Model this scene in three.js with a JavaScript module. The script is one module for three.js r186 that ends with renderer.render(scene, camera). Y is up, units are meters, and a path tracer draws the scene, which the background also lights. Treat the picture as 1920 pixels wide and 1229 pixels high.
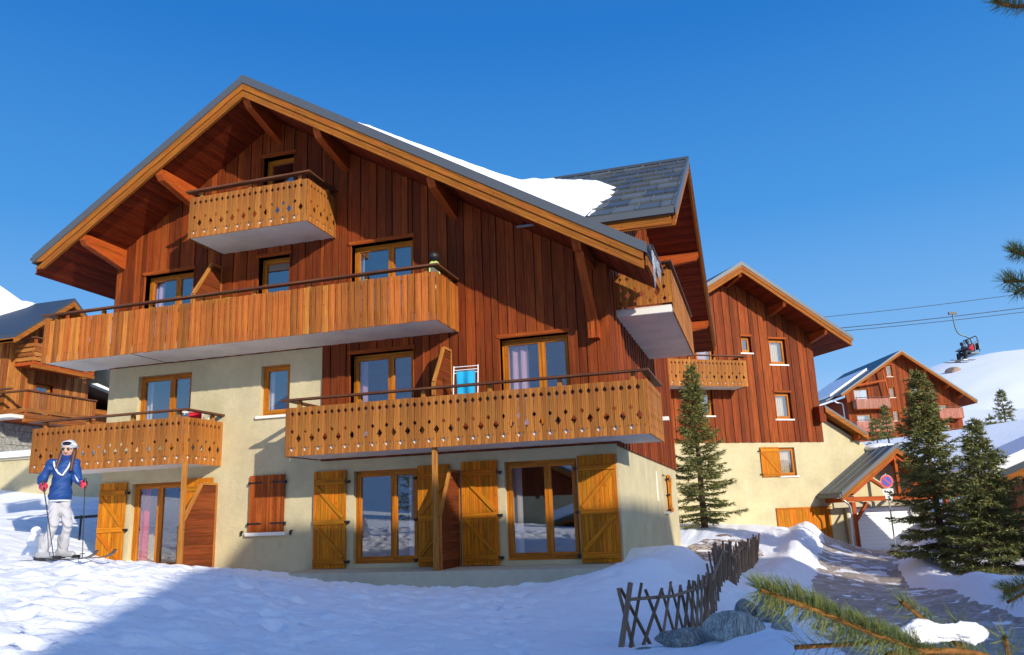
import * as THREE from 'three';
import { mergeGeometries } from 'three/addons/utils/BufferGeometryUtils.js';
import { MarchingCubes } from 'three/addons/objects/MarchingCubes.js';
import { ImprovedNoise } from 'three/addons/math/ImprovedNoise.js';

// ------------------------------------------------------------------ camera, sky, sun, exposure
const scene = new THREE.Scene();
const camera = new THREE.PerspectiveCamera(44.27, 1024 / 655, 0.05, 3000);
camera.position.set(13.574, 0.981, 18.561);
camera.rotation.order = 'YXZ'; camera.focus = 14; camera.userData.fStop = 20;
camera.rotation.set(0.2313, 0.28857, -0.03726);
const renderer = new THREE.WebGLRenderer({ antialias: true });
renderer.toneMapping = THREE.LinearToneMapping;
renderer.toneMappingExposure = 1.33;
renderer.shadowMap.enabled = true;

const SUN = new THREE.Vector3(1.22, 0.58, 1.0).normalize();
{ // clear alpine sky: pale at the horizon, deep blue overhead
  const W = 512, H = 256, d = new Float32Array(W * H * 4);
  const stops = [[-90, .5, .56, .66], [-3, .62, .7, .8], [2, .48, .62, .8], [9, .17, .375, .68], [20, .055, .24, .58], [33, .017, .145, .465], [55, .015, .12, .41], [90, .014, .105, .38]];
  for (let j = 0; j < H; j++) {
    const el = ((j + .5) / H - .5) * 180;
    let k = 0; while (k < stops.length - 2 && el > stops[k + 1][0]) k++;
    const a = stops[k], b = stops[k + 1], t = THREE.MathUtils.clamp((el - a[0]) / (b[0] - a[0]), 0, 1);
    for (let i = 0; i < W; i++) {
      const o = (j * W + i) * 4;
      // standard clear sky: whiter and brighter round the sun, f(angle) as in the CIE clear sky
      const ph = ((i + .5) / W - .5) * 2 * Math.PI, e = el * Math.PI / 180, g = Math.acos(THREE.MathUtils.clamp(Math.cos(e) * Math.cos(ph) * SUN.x + Math.sin(e) * SUN.y + Math.cos(e) * Math.sin(ph) * SUN.z, -1, 1));
      const f = Math.max(0, 10 * (Math.exp(-3 * g) - .009)) * THREE.MathUtils.smoothstep(el, -4, 4), tint = [.16, .15, .135];
      for (let c = 0; c < 3; c++) d[o + c] = a[c + 1] + (b[c + 1] - a[c + 1]) * t + tint[c] * f;
      d[o + 3] = 1;
    }
  }
  const sky = new THREE.DataTexture(d, W, H, THREE.RGBAFormat, THREE.FloatType);
  sky.mapping = THREE.EquirectangularReflectionMapping; sky.magFilter = THREE.LinearFilter; sky.needsUpdate = true;
  scene.background = sky; scene.environment = sky;
}
const sun = new THREE.DirectionalLight(new THREE.Color(1, .93, .8), 3.75);
sun.target.position.set(4, 0, 0); sun.position.copy(SUN).multiplyScalar(120).add(sun.target.position); sun.castShadow = true;
sun.shadow.mapSize.set(4096, 4096); sun.shadow.radius = 1.3; sun.shadow.bias = -0.0005;
Object.assign(sun.shadow.camera, { left: -60, right: 60, top: 60, bottom: -40, near: 1, far: 300 });
scene.add(sun, sun.target);

// ------------------------------------------------------------------ helpers
let seed = 7;
const rnd = () => { seed = (seed + 0x6D2B79F5) | 0; let t = Math.imul(seed ^ seed >>> 15, 1 | seed); t = t + Math.imul(t ^ t >>> 7, 61 | t) ^ t; return ((t ^ t >>> 14) >>> 0) / 4294967296; };
const rr = (a, b) => a + (b - a) * rnd();
const pick = a => a[Math.floor(rnd() * a.length)];
const V = (x, y, z) => new THREE.Vector3(x, y, z);
const clamp = THREE.MathUtils.clamp, lerp = THREE.MathUtils.lerp, sstep = THREE.MathUtils.smoothstep;
const PN = new ImprovedNoise();
const fbm = (x, y, z = 0, o = 4) => { let s = 0, a = .5; for (let i = 0; i < o; i++) { s += a * PN.noise(x, y, z + i * 7.3); x *= 2.03; y *= 2.03; a *= .5; } return s; };
const used = {};
const numbered = n => { used[n] = (used[n] || 0) + 1; return used[n] === 1 ? n : n + '_' + String(used[n] - 1).padStart(3, '0'); };
function tag(o, label, category, group, kind) {
  o.userData.label = label; if (category) o.userData.category = category;
  if (group) o.userData.group = group; if (kind) o.userData.kind = kind; return o;
}
function thing(name, label, category, pos = [0, 0, 0], turn = 0, group) {
  const g = new THREE.Group(); g.name = numbered(name); scene.add(g);
  g.position.set(...pos); g.rotation.y = turn; return tag(g, label, category, group);
}
function mesh(name, geo, mat, parent, M) {
  const m = new THREE.Mesh(Array.isArray(geo) ? merge(geo) : geo, mat); m.name = parent ? name : numbered(name);
  if (M) m.applyMatrix4(M); (parent || scene).add(m); return m;
}
function part(name, parent, M) { const g = new THREE.Group(); g.name = name; parent.add(g); if (M) g.applyMatrix4(M); return g; }
function rebase(g, x, y, z) { g.position.set(x, y, z); for (const c of g.children) { c.position.x -= x; c.position.y -= y; c.position.z -= z; } }
const flat = g => { const n = g.index ? g.toNonIndexed() : g; for (const k of Object.keys(n.attributes)) if (!['position', 'normal', 'uv'].includes(k)) n.deleteAttribute(k); return n; };
const merge = l => l.length === 1 ? l[0] : mergeGeometries(l.map(flat));
const FACES = [[0, 3, 2, 1], [4, 5, 6, 7], [0, 1, 5, 4], [1, 2, 6, 5], [2, 3, 7, 6], [3, 0, 4, 7]];
function hexa(P, g = 'y') { // eight corners: bottom loop 0-3, top loop 4-7; grain direction; uv in metres
  const G = Array.isArray(g) ? V(...g).normalize() : V(g === 'x' ? 1 : 0, g === 'y' ? 1 : 0, g === 'z' ? 1 : 0);
  const p = P.map(q => V(...q)), c = V(0, 0, 0); p.forEach(q => c.addScaledVector(q, 1 / 8));
  const pos = [], nor = [], uv = [], ou = rnd() * 3, ov = rnd() * 5;
  for (const f of FACES) {
    let q = f.map(i => p[i]);
    const n = V(0, 0, 0).crossVectors(V(0, 0, 0).subVectors(q[2], q[0]), V(0, 0, 0).subVectors(q[3], q[1]));
    if (n.lengthSq() < 1e-14) continue; n.normalize();
    const fc = V(0, 0, 0); q.forEach(s => fc.addScaledVector(s, .25));
    if (n.dot(fc.clone().sub(c)) < 0) { q = [q[0], q[3], q[2], q[1]]; n.negate(); }
    let gv = G.clone().addScaledVector(n, -G.dot(n)); if (gv.lengthSq() < .05) gv = V(.3, .2, 1).addScaledVector(n, -V(.3, .2, 1).dot(n)); gv.normalize();
    const gu = V(0, 0, 0).crossVectors(gv, n);
    for (const i of [0, 1, 2, 0, 2, 3]) { const s = q[i]; pos.push(s.x, s.y, s.z); nor.push(n.x, n.y, n.z); uv.push(s.dot(gu) + ou, s.dot(gv) + ov); }
  }
  const b = new THREE.BufferGeometry();
  b.setAttribute('position', new THREE.Float32BufferAttribute(pos, 3)); b.setAttribute('normal', new THREE.Float32BufferAttribute(nor, 3)); b.setAttribute('uv', new THREE.Float32BufferAttribute(uv, 2));
  return b;
}
const box = (x0, x1, y0, y1, z0, z1, g = 'y') => hexa([[x0, y0, z0], [x1, y0, z0], [x1, y0, z1], [x0, y0, z1], [x0, y1, z0], [x1, y1, z0], [x1, y1, z1], [x0, y1, z1]], g);
// prism: a quad in the xy plane (4 points, in order) between z0 and z1
const slabXY = (q, z0, z1, g = 'y') => hexa([...q.map(p => [p[0], p[1], z0]), ...q.map(p => [p[0], p[1], z1])], g);
function bar(A, B, w, h, up = [0, 1, 0]) { // beam from A to B, w wide (sideways) and h high
  const a = V(...A), b = V(...B), d = b.clone().sub(a).normalize(); let s = V(0, 0, 0).crossVectors(d, V(...up)); if (s.lengthSq() < 1e-6) s = V(1, 0, 0); s.normalize(); const u = V(0, 0, 0).crossVectors(s, d);
  const c = (p, i, j) => p.clone().addScaledVector(s, i * w / 2).addScaledVector(u, j * h / 2).toArray();
  return hexa([c(a, -1, -1), c(a, 1, -1), c(b, 1, -1), c(b, -1, -1), c(a, -1, 1), c(a, 1, 1), c(b, 1, 1), c(b, -1, 1)], d.toArray());
}
function rod(A, B, r0, r1 = r0, seg = 8) {
  const a = V(...A), b = V(...B), L = a.distanceTo(b), g = new THREE.CylinderGeometry(r1, r0, L, seg); g.translate(0, L / 2, 0);
  g.applyQuaternion(new THREE.Quaternion().setFromUnitVectors(V(0, 1, 0), b.clone().sub(a).normalize())); g.translate(...A); return flat(g);
}
function tube(pts, r, seg = 20, rs = 6) { return flat(new THREE.TubeGeometry(new THREE.CatmullRomCurve3(pts.map(p => V(...p))), seg, r, rs)); }
function wallGeo(pts, holes, t) { // outline in xy with rectangular holes, front face at z = 0, t thick
  const s = new THREE.Shape(pts.map(p => new THREE.Vector2(...p)));
  for (const [x0, x1, y0, y1] of holes) s.holes.push(new THREE.Path([[x0, y0], [x1, y0], [x1, y1], [x0, y1]].map(p => new THREE.Vector2(...p))));
  const g = new THREE.ExtrudeGeometry(s, { depth: t, bevelEnabled: false }); g.translate(0, 0, -t); return flat(g);
}

// ------------------------------------------------------------------ textures and materials
function dataTex(W, H, fn, srgb) {
  const d = new Uint8Array(W * H * 4);
  for (let j = 0; j < H; j++) for (let i = 0; i < W; i++) { const c = fn(i / W, j / H), o = (j * W + i) * 4; for (let k = 0; k < 3; k++) d[o + k] = clamp(c[k], 0, 1) * 255; d[o + 3] = 255; }
  const t = new THREE.DataTexture(d, W, H); t.wrapS = t.wrapT = THREE.RepeatWrapping; t.magFilter = THREE.LinearFilter; t.minFilter = THREE.LinearMipmapLinearFilter; t.generateMipmaps = true;
  if (srgb) t.colorSpace = THREE.SRGBColorSpace; t.needsUpdate = true; return t;
}
// tiling value noise
function tileNoise(nx, ny, sd) { const g = []; let s = sd * 9301 + 49297; for (let i = 0; i < nx * ny; i++) { s = (s * 16807) % 2147483647; g.push(s / 2147483647); }
  return (u, v) => { const x = u * nx, y = v * ny, i = Math.floor(x), j = Math.floor(y), fx = x - i, fy = y - j, a = fx * fx * (3 - 2 * fx), b = fy * fy * (3 - 2 * fy);
    const at = (p, q) => g[((q % ny + ny) % ny) * nx + ((p % nx + nx) % nx)]; return lerp(lerp(at(i, j), at(i + 1, j), a), lerp(at(i, j + 1), at(i + 1, j + 1), a), b); }; }
const n1 = tileNoise(48, 6, 1), n2 = tileNoise(120, 14, 2), n3 = tileNoise(14, 5, 3), n4 = tileNoise(9, 9, 4), n5 = tileNoise(40, 40, 5), n6 = tileNoise(130, 130, 6), n7 = tileNoise(240, 30, 8);
const knots = []; for (let i = 0; i < 26; i++) knots.push([rnd(), rnd(), rr(.006, .014)]);
const grain = (u, v) => { let k = 0; for (const [a, b, r] of knots) { const du = Math.min(Math.abs(u - a), 1 - Math.abs(u - a)), dv = Math.min(Math.abs(v - b), 1 - Math.abs(v - b)) * 2.2; const q = Math.hypot(du, dv) / r; if (q < 1.6) k = Math.max(k, 1 - q / 1.6); }
  return [.38 * n1(u, v) + .27 * n2(u, v) + .2 * n3(u, v) + .15 * n7(u, v), k]; };
const woodTex = dataTex(512, 1024, (u, v) => { const [g, k] = grain(u, v), s = .58 + .56 * g - .34 * k; return [s * 1.02, s * (.94 + .1 * n3(v, u)), s * .93]; }, true);
woodTex.repeat.set(1 / 1.1, 1 / 3.1);
const woodBump = dataTex(256, 512, (u, v) => { const g = grain(u, v)[0]; return [g, g, g]; });
woodBump.repeat.copy(woodTex.repeat);
const plasterBump = dataTex(256, 256, (u, v) => { const s = .5 * n6(u, v) + .5 * n5(u, v); return [s, s, s]; }); plasterBump.repeat.set(.7, .7);
const plasterTex = dataTex(256, 256, (u, v) => { const s = .9 + .08 * n4(u, v) + .04 * n5(u, v); return [s, s, s * (.97 + .03 * n4(v, u))]; }, true); plasterTex.repeat.set(.21, .21);
const snowBump = dataTex(512, 512, (u, v) => { const s = .45 * n4(u, v) + .35 * n5(u, v) + .2 * n6(u, v); return [s, s, s]; }); snowBump.repeat.set(.45, .45);
const roadTex = dataTex(512, 512, (u, v) => { const a = n4(u, v), b = n5(u, v), c = n6(u, v), s = .86 + .16 * b + .14 * c, w = .75 * sstep(.5 * a + .3 * b + .2 * c, .42, .78); return [lerp(s * .64, .84, w), lerp(s * .595, .83, w), lerp(s * .55, .82, w)]; }, true); roadTex.repeat.set(.3, .3);
const stoneTex = dataTex(256, 256, (u, v) => { const s = .55 + .35 * n5(u, v) + .25 * n6(u, v) - .2 * n4(u, v); return [s, s, s * .97]; }, true);
const wood = (r, g, b, o = {}) => new THREE.MeshPhysicalMaterial({ color: new THREE.Color(r, g, b), map: woodTex, bumpMap: woodBump, bumpScale: .004, roughness: .72, specularIntensity: .4, ...o });
const plain = (r, g, b, rough = .6, metal = 0, o = {}) => new THREE.MeshStandardMaterial({ color: new THREE.Color(r, g, b), roughness: rough, metalness: metal, ...o });
const vary = (r, g, b, n = 5, s = .3, o) => Array.from({ length: n }, (_, i) => { const k = 1 + s * (2 * i / (n - 1) - 1), h = 1 + rr(-.12, .12); return wood(r * k, g * k * h, b * k * h, o); });
const M = {
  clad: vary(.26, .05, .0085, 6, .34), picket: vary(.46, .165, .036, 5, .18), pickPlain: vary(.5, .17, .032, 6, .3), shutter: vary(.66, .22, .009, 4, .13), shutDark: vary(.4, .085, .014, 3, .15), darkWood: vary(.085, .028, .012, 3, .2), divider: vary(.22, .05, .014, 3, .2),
  frame: wood(.6, .2, .012, { roughness: .45 }), reveal: wood(.4, .085, .012), soffit: vary(.21, .03, .006, 3, .15), fascia: wood(.4, .135, .018), purlin: wood(.46, .09, .014), rail: wood(.17, .068, .035, { roughness: .5 }), post: wood(.52, .22, .05),
  plaster: new THREE.MeshStandardMaterial({ color: new THREE.Color(.6, .51, .31), map: plasterTex, bumpMap: plasterBump, bumpScale: .006, roughness: .9 }),
  slab: new THREE.MeshStandardMaterial({ color: new THREE.Color(.78, .71, .64), map: plasterTex, bumpMap: plasterBump, bumpScale: .003, roughness: .85 }),
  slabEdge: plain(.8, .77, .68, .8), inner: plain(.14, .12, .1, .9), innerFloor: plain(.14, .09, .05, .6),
  metal: plain(.085, .1, .115, .42, .55), tile: [plain(.1, .115, .13, .45, .3), plain(.13, .145, .15, .5, .25), plain(.075, .09, .11, .4, .3), plain(.1, .105, .1, .5, .25)], grey: plain(.105, .115, .125, .5, .3),
  black: plain(.02, .02, .022, .5), iron: plain(.03, .03, .032, .45, .6), white: plain(.82, .82, .8, .45), zinc: plain(.42, .44, .45, .35, .8),
  snow: new THREE.MeshStandardMaterial({ color: new THREE.Color(.9, .9, .91), bumpMap: snowBump, bumpScale: .02, roughness: .8 }),
  farSnow: plain(.9, .9, .91, .85), stone: new THREE.MeshStandardMaterial({ color: new THREE.Color(.62, .6, .57), map: stoneTex, bumpMap: stoneTex, bumpScale: .02, roughness: .9 }),
  concrete: new THREE.MeshStandardMaterial({ color: new THREE.Color(.52, .46, .34), map: plasterTex, bumpMap: plasterBump, bumpScale: .004, roughness: .9 }),
  road: new THREE.MeshStandardMaterial({ color: new THREE.Color(.95, .9, .86), map: roadTex, bumpMap: roadTex, bumpScale: .012, roughness: .6 }),
  glass: new THREE.MeshPhysicalMaterial({ color: 0xffffff, transmission: 1, thickness: 0, ior: 2.33, roughness: .015 }),
  ice: new THREE.MeshPhysicalMaterial({ color: 0xffffff, transmission: .85, thickness: .05, ior: 1.31, roughness: .12 }),
  curtainWhite: plain(.5, .46, .46, .9), curtainPink: plain(.45, .3, .36, .9), curtainRed: plain(.5, .03, .06, .9), curtainTan: plain(.6, .5, .32, .9),
  bark: wood(.15, .1, .075, { roughness: .9 }), needles: [plain(.18, .185, .045, .75), plain(.13, .145, .042, .75), plain(.23, .215, .05, .75)], rocks: [.62, .5, .72].map((k, i) => new THREE.MeshStandardMaterial({ color: new THREE.Color(k, k * .97, k * (.94 - .04 * i)), map: stoneTex, bumpMap: stoneTex, bumpScale: .015, roughness: .9 })), lattice: vary(.3, .22, .165, 4, .3, { roughness: .85 }),
};
const DOUBLE = THREE.DoubleSide; for (const m of M.needles) m.side = DOUBLE; for (const k of ['curtainWhite', 'curtainPink', 'curtainRed', 'curtainTan']) M[k].side = DOUBLE;

// ------------------------------------------------------------------ ground
const CP = [[13.57, 18.56, -.65], [8.26, 12.94, .02], [9.21, 10.97, -.28], [10.71, 9.4, -.52], [11.39, 8.63, -.66], [3.37, 8.63, .57], [.98, 7.22, .58], [12.04, 6.8, -.82], [12.4, 4.5, -.86], [12.5, 2.4, -.82], [12.72, -.9, -.76], [13.18, -9.15, -.63],
  [13.3, 7.6, -.62], [15.92, 8.36, -.62], [15.4, 4.7, -.8], [14.5, -5.8, -.97], [17.1, -8.8, -1.32], [18.9, -27.6, -1.55], [17.4, -20, -1.42], [19.3, -14.8, -.95], [18.9, -3.2, -.78], [11.3, 1.7, .1], [11.9, -.6, .12], [11.3, -13.2, -.25], [15.2, -17.6, -.2], [13.58, -16, -.18], [16.3, -21.5, -.35],
  [25, -38, 2.9], [22.5, -26.7, .6], [-12.5, -5.6, 1.84], [-10.2, -6.2, 2.1], [-6.2, -1.1, .8], [-4.3, .8, .36], [-1.3, .8, .1], [2.7, 1.6, -.12], [4.3, 1.9, -.3], [6.4, 1.9, -.43], [9.4, 1.9, -.34], [10.6, .5, -.14], [10.9, -4, -.1], [3, -5, -.7], [-2, -5, -.6], [8, -6, -.7], [0, -14, .3],
  [-12, -16, 3], [-20, -10, 3.5], [-22, -4, 2.6], [18.5, -11.3, -1.15], [19.6, -9, -1.2], [20.5, -7, -1.1], [33, -95, 8.1], [22, -47, 4.6], [40, -84, 8], [23, -16, -.5], [-5, 5, .45], [-3, 12, .75], [2, 14, .45], [20, 6, -.9], [25, 18, -1.3], [20, 25, -1], [5, 26, 0], [-10, 20, 1.2],
  [-60, -60, 16], [70, -60, 12], [-60, 30, 7], [60, 30, -2], [0, 70, 0], [60, 70, 0], [-50, 70, 4], [0, -110, 14], [100, -160, 22], [-110, -150, 42], [-160, 0, 20], [160, 0, 8]];
const tps = (() => {
  const n = CP.length, N = n + 3, A = Array.from({ length: N }, () => new Float64Array(N + 1)), U = r2 => r2 < 1e-9 ? 0 : .5 * r2 * Math.log(r2);
  for (let i = 0; i < n; i++) { for (let j = 0; j < n; j++) A[i][j] = U((CP[i][0] - CP[j][0]) ** 2 + (CP[i][1] - CP[j][1]) ** 2); A[i][i] += .02; A[i][n] = A[n][i] = 1; A[i][n + 1] = A[n + 1][i] = CP[i][0]; A[i][n + 2] = A[n + 2][i] = CP[i][1]; A[i][N] = CP[i][2]; }
  for (let c = 0; c < N; c++) { let p = c; for (let r = c + 1; r < N; r++) if (Math.abs(A[r][c]) > Math.abs(A[p][c])) p = r; [A[c], A[p]] = [A[p], A[c]]; for (let r = 0; r < N; r++) if (r !== c) { const f = A[r][c] / A[c][c]; if (f) for (let k = c; k <= N; k++) A[r][k] -= f * A[c][k]; } }
  const w = A.map((r, i) => r[N] / r[i]);
  return (x, z) => { let s = w[n] + w[n + 1] * x + w[n + 2] * z; for (let i = 0; i < n; i++) s += w[i] * U((x - CP[i][0]) ** 2 + (z - CP[i][1]) ** 2); return s; };
})();
// centre line of the cleared road: x, z, half width
const ROAD = [[17.6, 14, 2.6], [16.6, 8, 2.4], [16.2, 3, 2.0], [16.0, -2, 1.6], [16.0, -7, 1.35], [16.4, -12, 1.2], [17.2, -18, 1.4], [18.2, -23, 2.0], [19.4, -28.6, 2.6]];
function roadAt(z) { let k = 0; while (k < ROAD.length - 2 && z < ROAD[k + 1][1]) k++; const a = ROAD[k], b = ROAD[k + 1], t = clamp((a[1] - z) / (a[1] - b[1]), 0, 1); return [lerp(a[0], b[0], t), lerp(a[2], b[2], t)]; }
const PRINTS = []; // footprints: x, z, heading
for (const path of [[[8.2, 13.6], [6.2, 11.6], [4.6, 9.4], [2.6, 7], [-.6, 2.6]], [[6.4, 13.4], [4.4, 11.2], [2.4, 9.6], [.6, 8.8]], [[9.6, 11.8], [7.6, 9.2], [5.2, 6.4], [4.4, 3.2], [4.6, 2]], [[12.6, 12], [10.4, 8.4], [9.2, 5], [8.7, 2.2]]]) {
  let side = 1; for (let i = 0; i < path.length - 1; i++) { const [a, b] = [path[i], path[i + 1]], L = Math.hypot(b[0] - a[0], b[1] - a[1]), h = Math.atan2(b[1] - a[1], b[0] - a[0]); for (let d = 0; d < L; d += .58) { side = -side; const t = d / L; PRINTS.push([lerp(a[0], b[0], t) - Math.sin(h) * .13 * side + rr(-.06, .06), lerp(a[1], b[1], t) + Math.cos(h) * .13 * side + rr(-.06, .06), h + rr(-.2, .2)]); } }
}
function ground(x, z) {
  const r = Math.hypot(x, z), k = r > 150 ? 150 / r : 1; let h = tps(x * k, z * k);
  if (z < 15 && z > -30) { // the road lies cut into the snow between ploughed banks
    const [cx, hw] = roadAt(z), d = Math.abs(x - cx) - hw, f = sstep(z, -30, -26) * (1 - sstep(z, 11, 15));
    h -= .14 * (1 - sstep(d, -.15, .35)) * f;
    h += (.22 + .28 * sstep(-z, 4, 14)) * Math.exp(-(((d - .75) / .5) ** 2)) * f * (.7 + .9 * fbm(x * .8, z * .8, 3));
  }
  const near = 1 - sstep(r, 40, 90), lump = fbm(x * 2.6 + 4, z * 2.4, 11, 3); h += .065 * near * (1 - sstep(x, 7, 12)) * sstep(lump, -.1, .35);
  h += near * (.1 * fbm(x * .35, z * .35, 1) + .075 * fbm(x * 1.3, z * 1.3, 2, 3) + .04 * Math.abs(fbm(x * 2.3, z * 2.1, 5, 3)) - .05 * sstep(fbm(x * 1.9, z * 1.9, 9, 2), .12, .3));
  if (z > 1 && z < 14 && x > -3 && x < 14) for (const [px, pz, a] of PRINTS) { const dx = x - px, dz = z - pz; if (dx * dx + dz * dz < .2) { const u = (dx * Math.cos(a) + dz * Math.sin(a)) / .17, v = (-dx * Math.sin(a) + dz * Math.cos(a)) / .09, q = u * u + v * v; h += -.075 * Math.exp(-q * q) + .02 * Math.exp(-((Math.sqrt(q) - 1.6) ** 2) * 4); } }
  return h;
}
{
  const axis = (lo, hi, step, far0, far1) => { const a = []; for (let v = lo; v <= hi; v += step) a.push(v); let s = step, v = hi; while (v < far1) { s *= 1.16; v += s; a.push(v); } s = step; v = lo; while (v > far0) { s *= 1.16; v -= s; a.unshift(v); } return a; };
  const xs = axis(-3, 18, .075, -700, 700), zs = axis(-5, 14, .08, -700, 120), nx = xs.length, nz = zs.length, pos = new Float32Array(nx * nz * 3), uv = new Float32Array(nx * nz * 2), idx = [];
  for (let j = 0; j < nz; j++) for (let i = 0; i < nx; i++) { const o = j * nx + i; pos[o * 3] = xs[i]; pos[o * 3 + 1] = ground(xs[i], zs[j]); pos[o * 3 + 2] = zs[j]; uv[o * 2] = xs[i]; uv[o * 2 + 1] = zs[j]; }
  for (let j = 0; j < nz - 1; j++) for (let i = 0; i < nx - 1; i++) { const a = j * nx + i, b = a + nx; idx.push(a, b, a + 1, b, b + 1, a + 1); }
  const g = new THREE.BufferGeometry(); g.setAttribute('position', new THREE.BufferAttribute(pos, 3)); g.setAttribute('uv', new THREE.BufferAttribute(uv, 2)); g.setIndex(idx); g.computeVertexNormals();
  tag(mesh('ground', g, M.snow), 'deep snow covering the whole ground between the chalets', null, null, 'structure');
}
{ // cleared road, packed ice and grit
  const pos = [], uv = [], idx = []; let r = 0;
  for (let z = 13.5; z > -28.4; z -= .3, r++) { const [cx, hw] = roadAt(z); for (let k = 0; k <= 12; k++) { const e = hw * (1 + .12 * fbm(z * .5, k > 6 ? 3 : 9, 4)) + .1, x = cx + (k / 6 - 1) * e; pos.push(x, ground(x, z) + .012 + (k === 0 || k === 12 ? -.05 : 0), z); uv.push(x, z); } }
  for (let j = 0; j < r - 1; j++) for (let k = 0; k < 12; k++) { const a = j * 13 + k, b = a + 13; idx.push(a, a + 1, b, b, a + 1, b + 1); }
  const g = new THREE.BufferGeometry(); g.setAttribute('position', new THREE.Float32BufferAttribute(pos, 3)); g.setAttribute('uv', new THREE.Float32BufferAttribute(uv, 2)); g.setIndex(idx); g.computeVertexNormals();
  tag(mesh('road', g, M.road), 'icy grey road cleared between snow banks to the garage', null, null, 'structure');
}
{ // earth and old grass showing through the thin snow beside the large chalet
  const earth = dataTex(256, 256, (u, v) => { const a = n5(u, v), b = n6(u, v), w = sstep(.55 * a + .45 * b + .25 * n4(u, v), .5, .72); return [lerp(.5, .9, w), lerp(.4, .88, w), lerp(.32, .88, w)]; }, true); earth.repeat.set(.35, .35);
  const pos = [], uv = [], idx = [], nr = 14, na = 60; for (let j = 0; j <= nr; j++) for (let i = 0; i <= na; i++) { const a = i / na * 6.28319, R = (1 + .35 * fbm(Math.cos(a) * 1.5, Math.sin(a) * 1.5, 4)) * j / nr, x = 12.05 + Math.cos(a) * 1.25 * R, z = -11.6 + Math.sin(a) * 4.4 * R; pos.push(x, ground(x, z) + .02 - (j === nr ? .06 : 0), z); uv.push(x, z); }
  for (let j = 0; j < nr; j++) for (let i = 0; i < na; i++) { const a = j * (na + 1) + i, b = a + na + 1; idx.push(a, a + 1, b, b, a + 1, b + 1); }
  const g = new THREE.BufferGeometry(); g.setAttribute('position', new THREE.Float32BufferAttribute(pos, 3)); g.setAttribute('uv', new THREE.Float32BufferAttribute(uv, 2)); g.setIndex(idx); g.computeVertexNormals();
  tag(mesh('bare_ground', g, new THREE.MeshStandardMaterial({ color: new THREE.Color(.8, .75, .7), map: earth, bumpMap: earth, bumpScale: .03, roughness: .95, side: DOUBLE })), 'brown earth showing through thin snow beside the large chalet', null, null, 'structure');
}
function hill(name, label, bumps, x0, x1, z0, z1, n = 60) {
  const g = new THREE.PlaneGeometry(x1 - x0, z1 - z0, n, n); g.rotateX(-Math.PI / 2); g.translate((x0 + x1) / 2, 0, (z0 + z1) / 2); const p = g.attributes.position;
  for (let i = 0; i < p.count; i++) { const x = p.getX(i), z = p.getZ(i); let h = -30; for (const [bx, bz, H, sx, sz] of bumps) h = Math.max(h, -30 + (H + 30) * Math.exp(-(((x - bx) / sx) ** 2) - (((z - bz) / sz) ** 2))); h += 3.5 * fbm(x * .012, z * .012, 2) + 1.2 * fbm(x * .05, z * .05, 6); p.setY(i, h); }
  g.computeVertexNormals(); tag(mesh(name, g, M.farSnow), label, null, null, 'structure');
}
hill('snow_hill', 'broad white ski slope rising behind the far chalet', [[150, -430, 71, 210, 190], [20, -460, 62, 130, 160], [300, -380, 62, 160, 160]], -70, 480, -640, -180, 80);
hill('snow_hill', 'rounded snowy mountain shoulder behind the stone based chalet', [[-350, -260, 128, 78, 120], [-270, -340, 86, 90, 130]], -560, -130, -520, -60, 70);
hill('snow_hill', 'wooded snow mountain across the valley behind the photographer', [[-120, 560, 190, 300, 160], [260, 620, 150, 220, 160]], -600, 600, 330, 820, 40);

// ------------------------------------------------------------------ building kit
function boards(parent, x0, x1, yb, yt, open, mats, P, o = {}) { // upright cladding boards, each a mesh of its own, cut to fit round the openings; yb / yt are functions of x
  const w0 = o.w0 || .19, w1 = o.w1 || .27, gap = o.gap ?? .018, t = o.t || .035, edges = [...open.flatMap(q => [q[0], q[1]]), ...(o.breaks || []), x1].sort((p, q) => p - q); let a = x0, k = 0;
  while (a < x1 - .02) {
    let b = a + rr(w0, w1); const e = edges.find(q => q > a + .02); if (e !== undefined && b > e - .1) b = e; b = Math.min(b, x1);
    const p = a + gap / 2, q = b - gap / 2, m = (p + q) / 2, zf = t + (k++ % 2 ? .022 : 0) + rr(0, .008); let spans = [[yb(m), null]]; a = b; if (q - p < .012) continue;
    for (const r of open.filter(r => r[0] < m && r[1] > m).sort((r, s) => r[2] - s[2])) { const s = spans.pop(); spans.push([s[0], r[2]], [r[3], null]); }
    for (const [s0, s1] of spans) { const L = s1 ?? yt(p), R = s1 ?? yt(q); if (Math.max(L, R) - s0 < .02) continue; mesh('board', slabXY([[p, s0], [q, s0], [q, Math.max(R, s0 + .001)], [p, Math.max(L, s0 + .001)]], .002, zf), pick(mats), parent, P); }
  }
}
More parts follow.
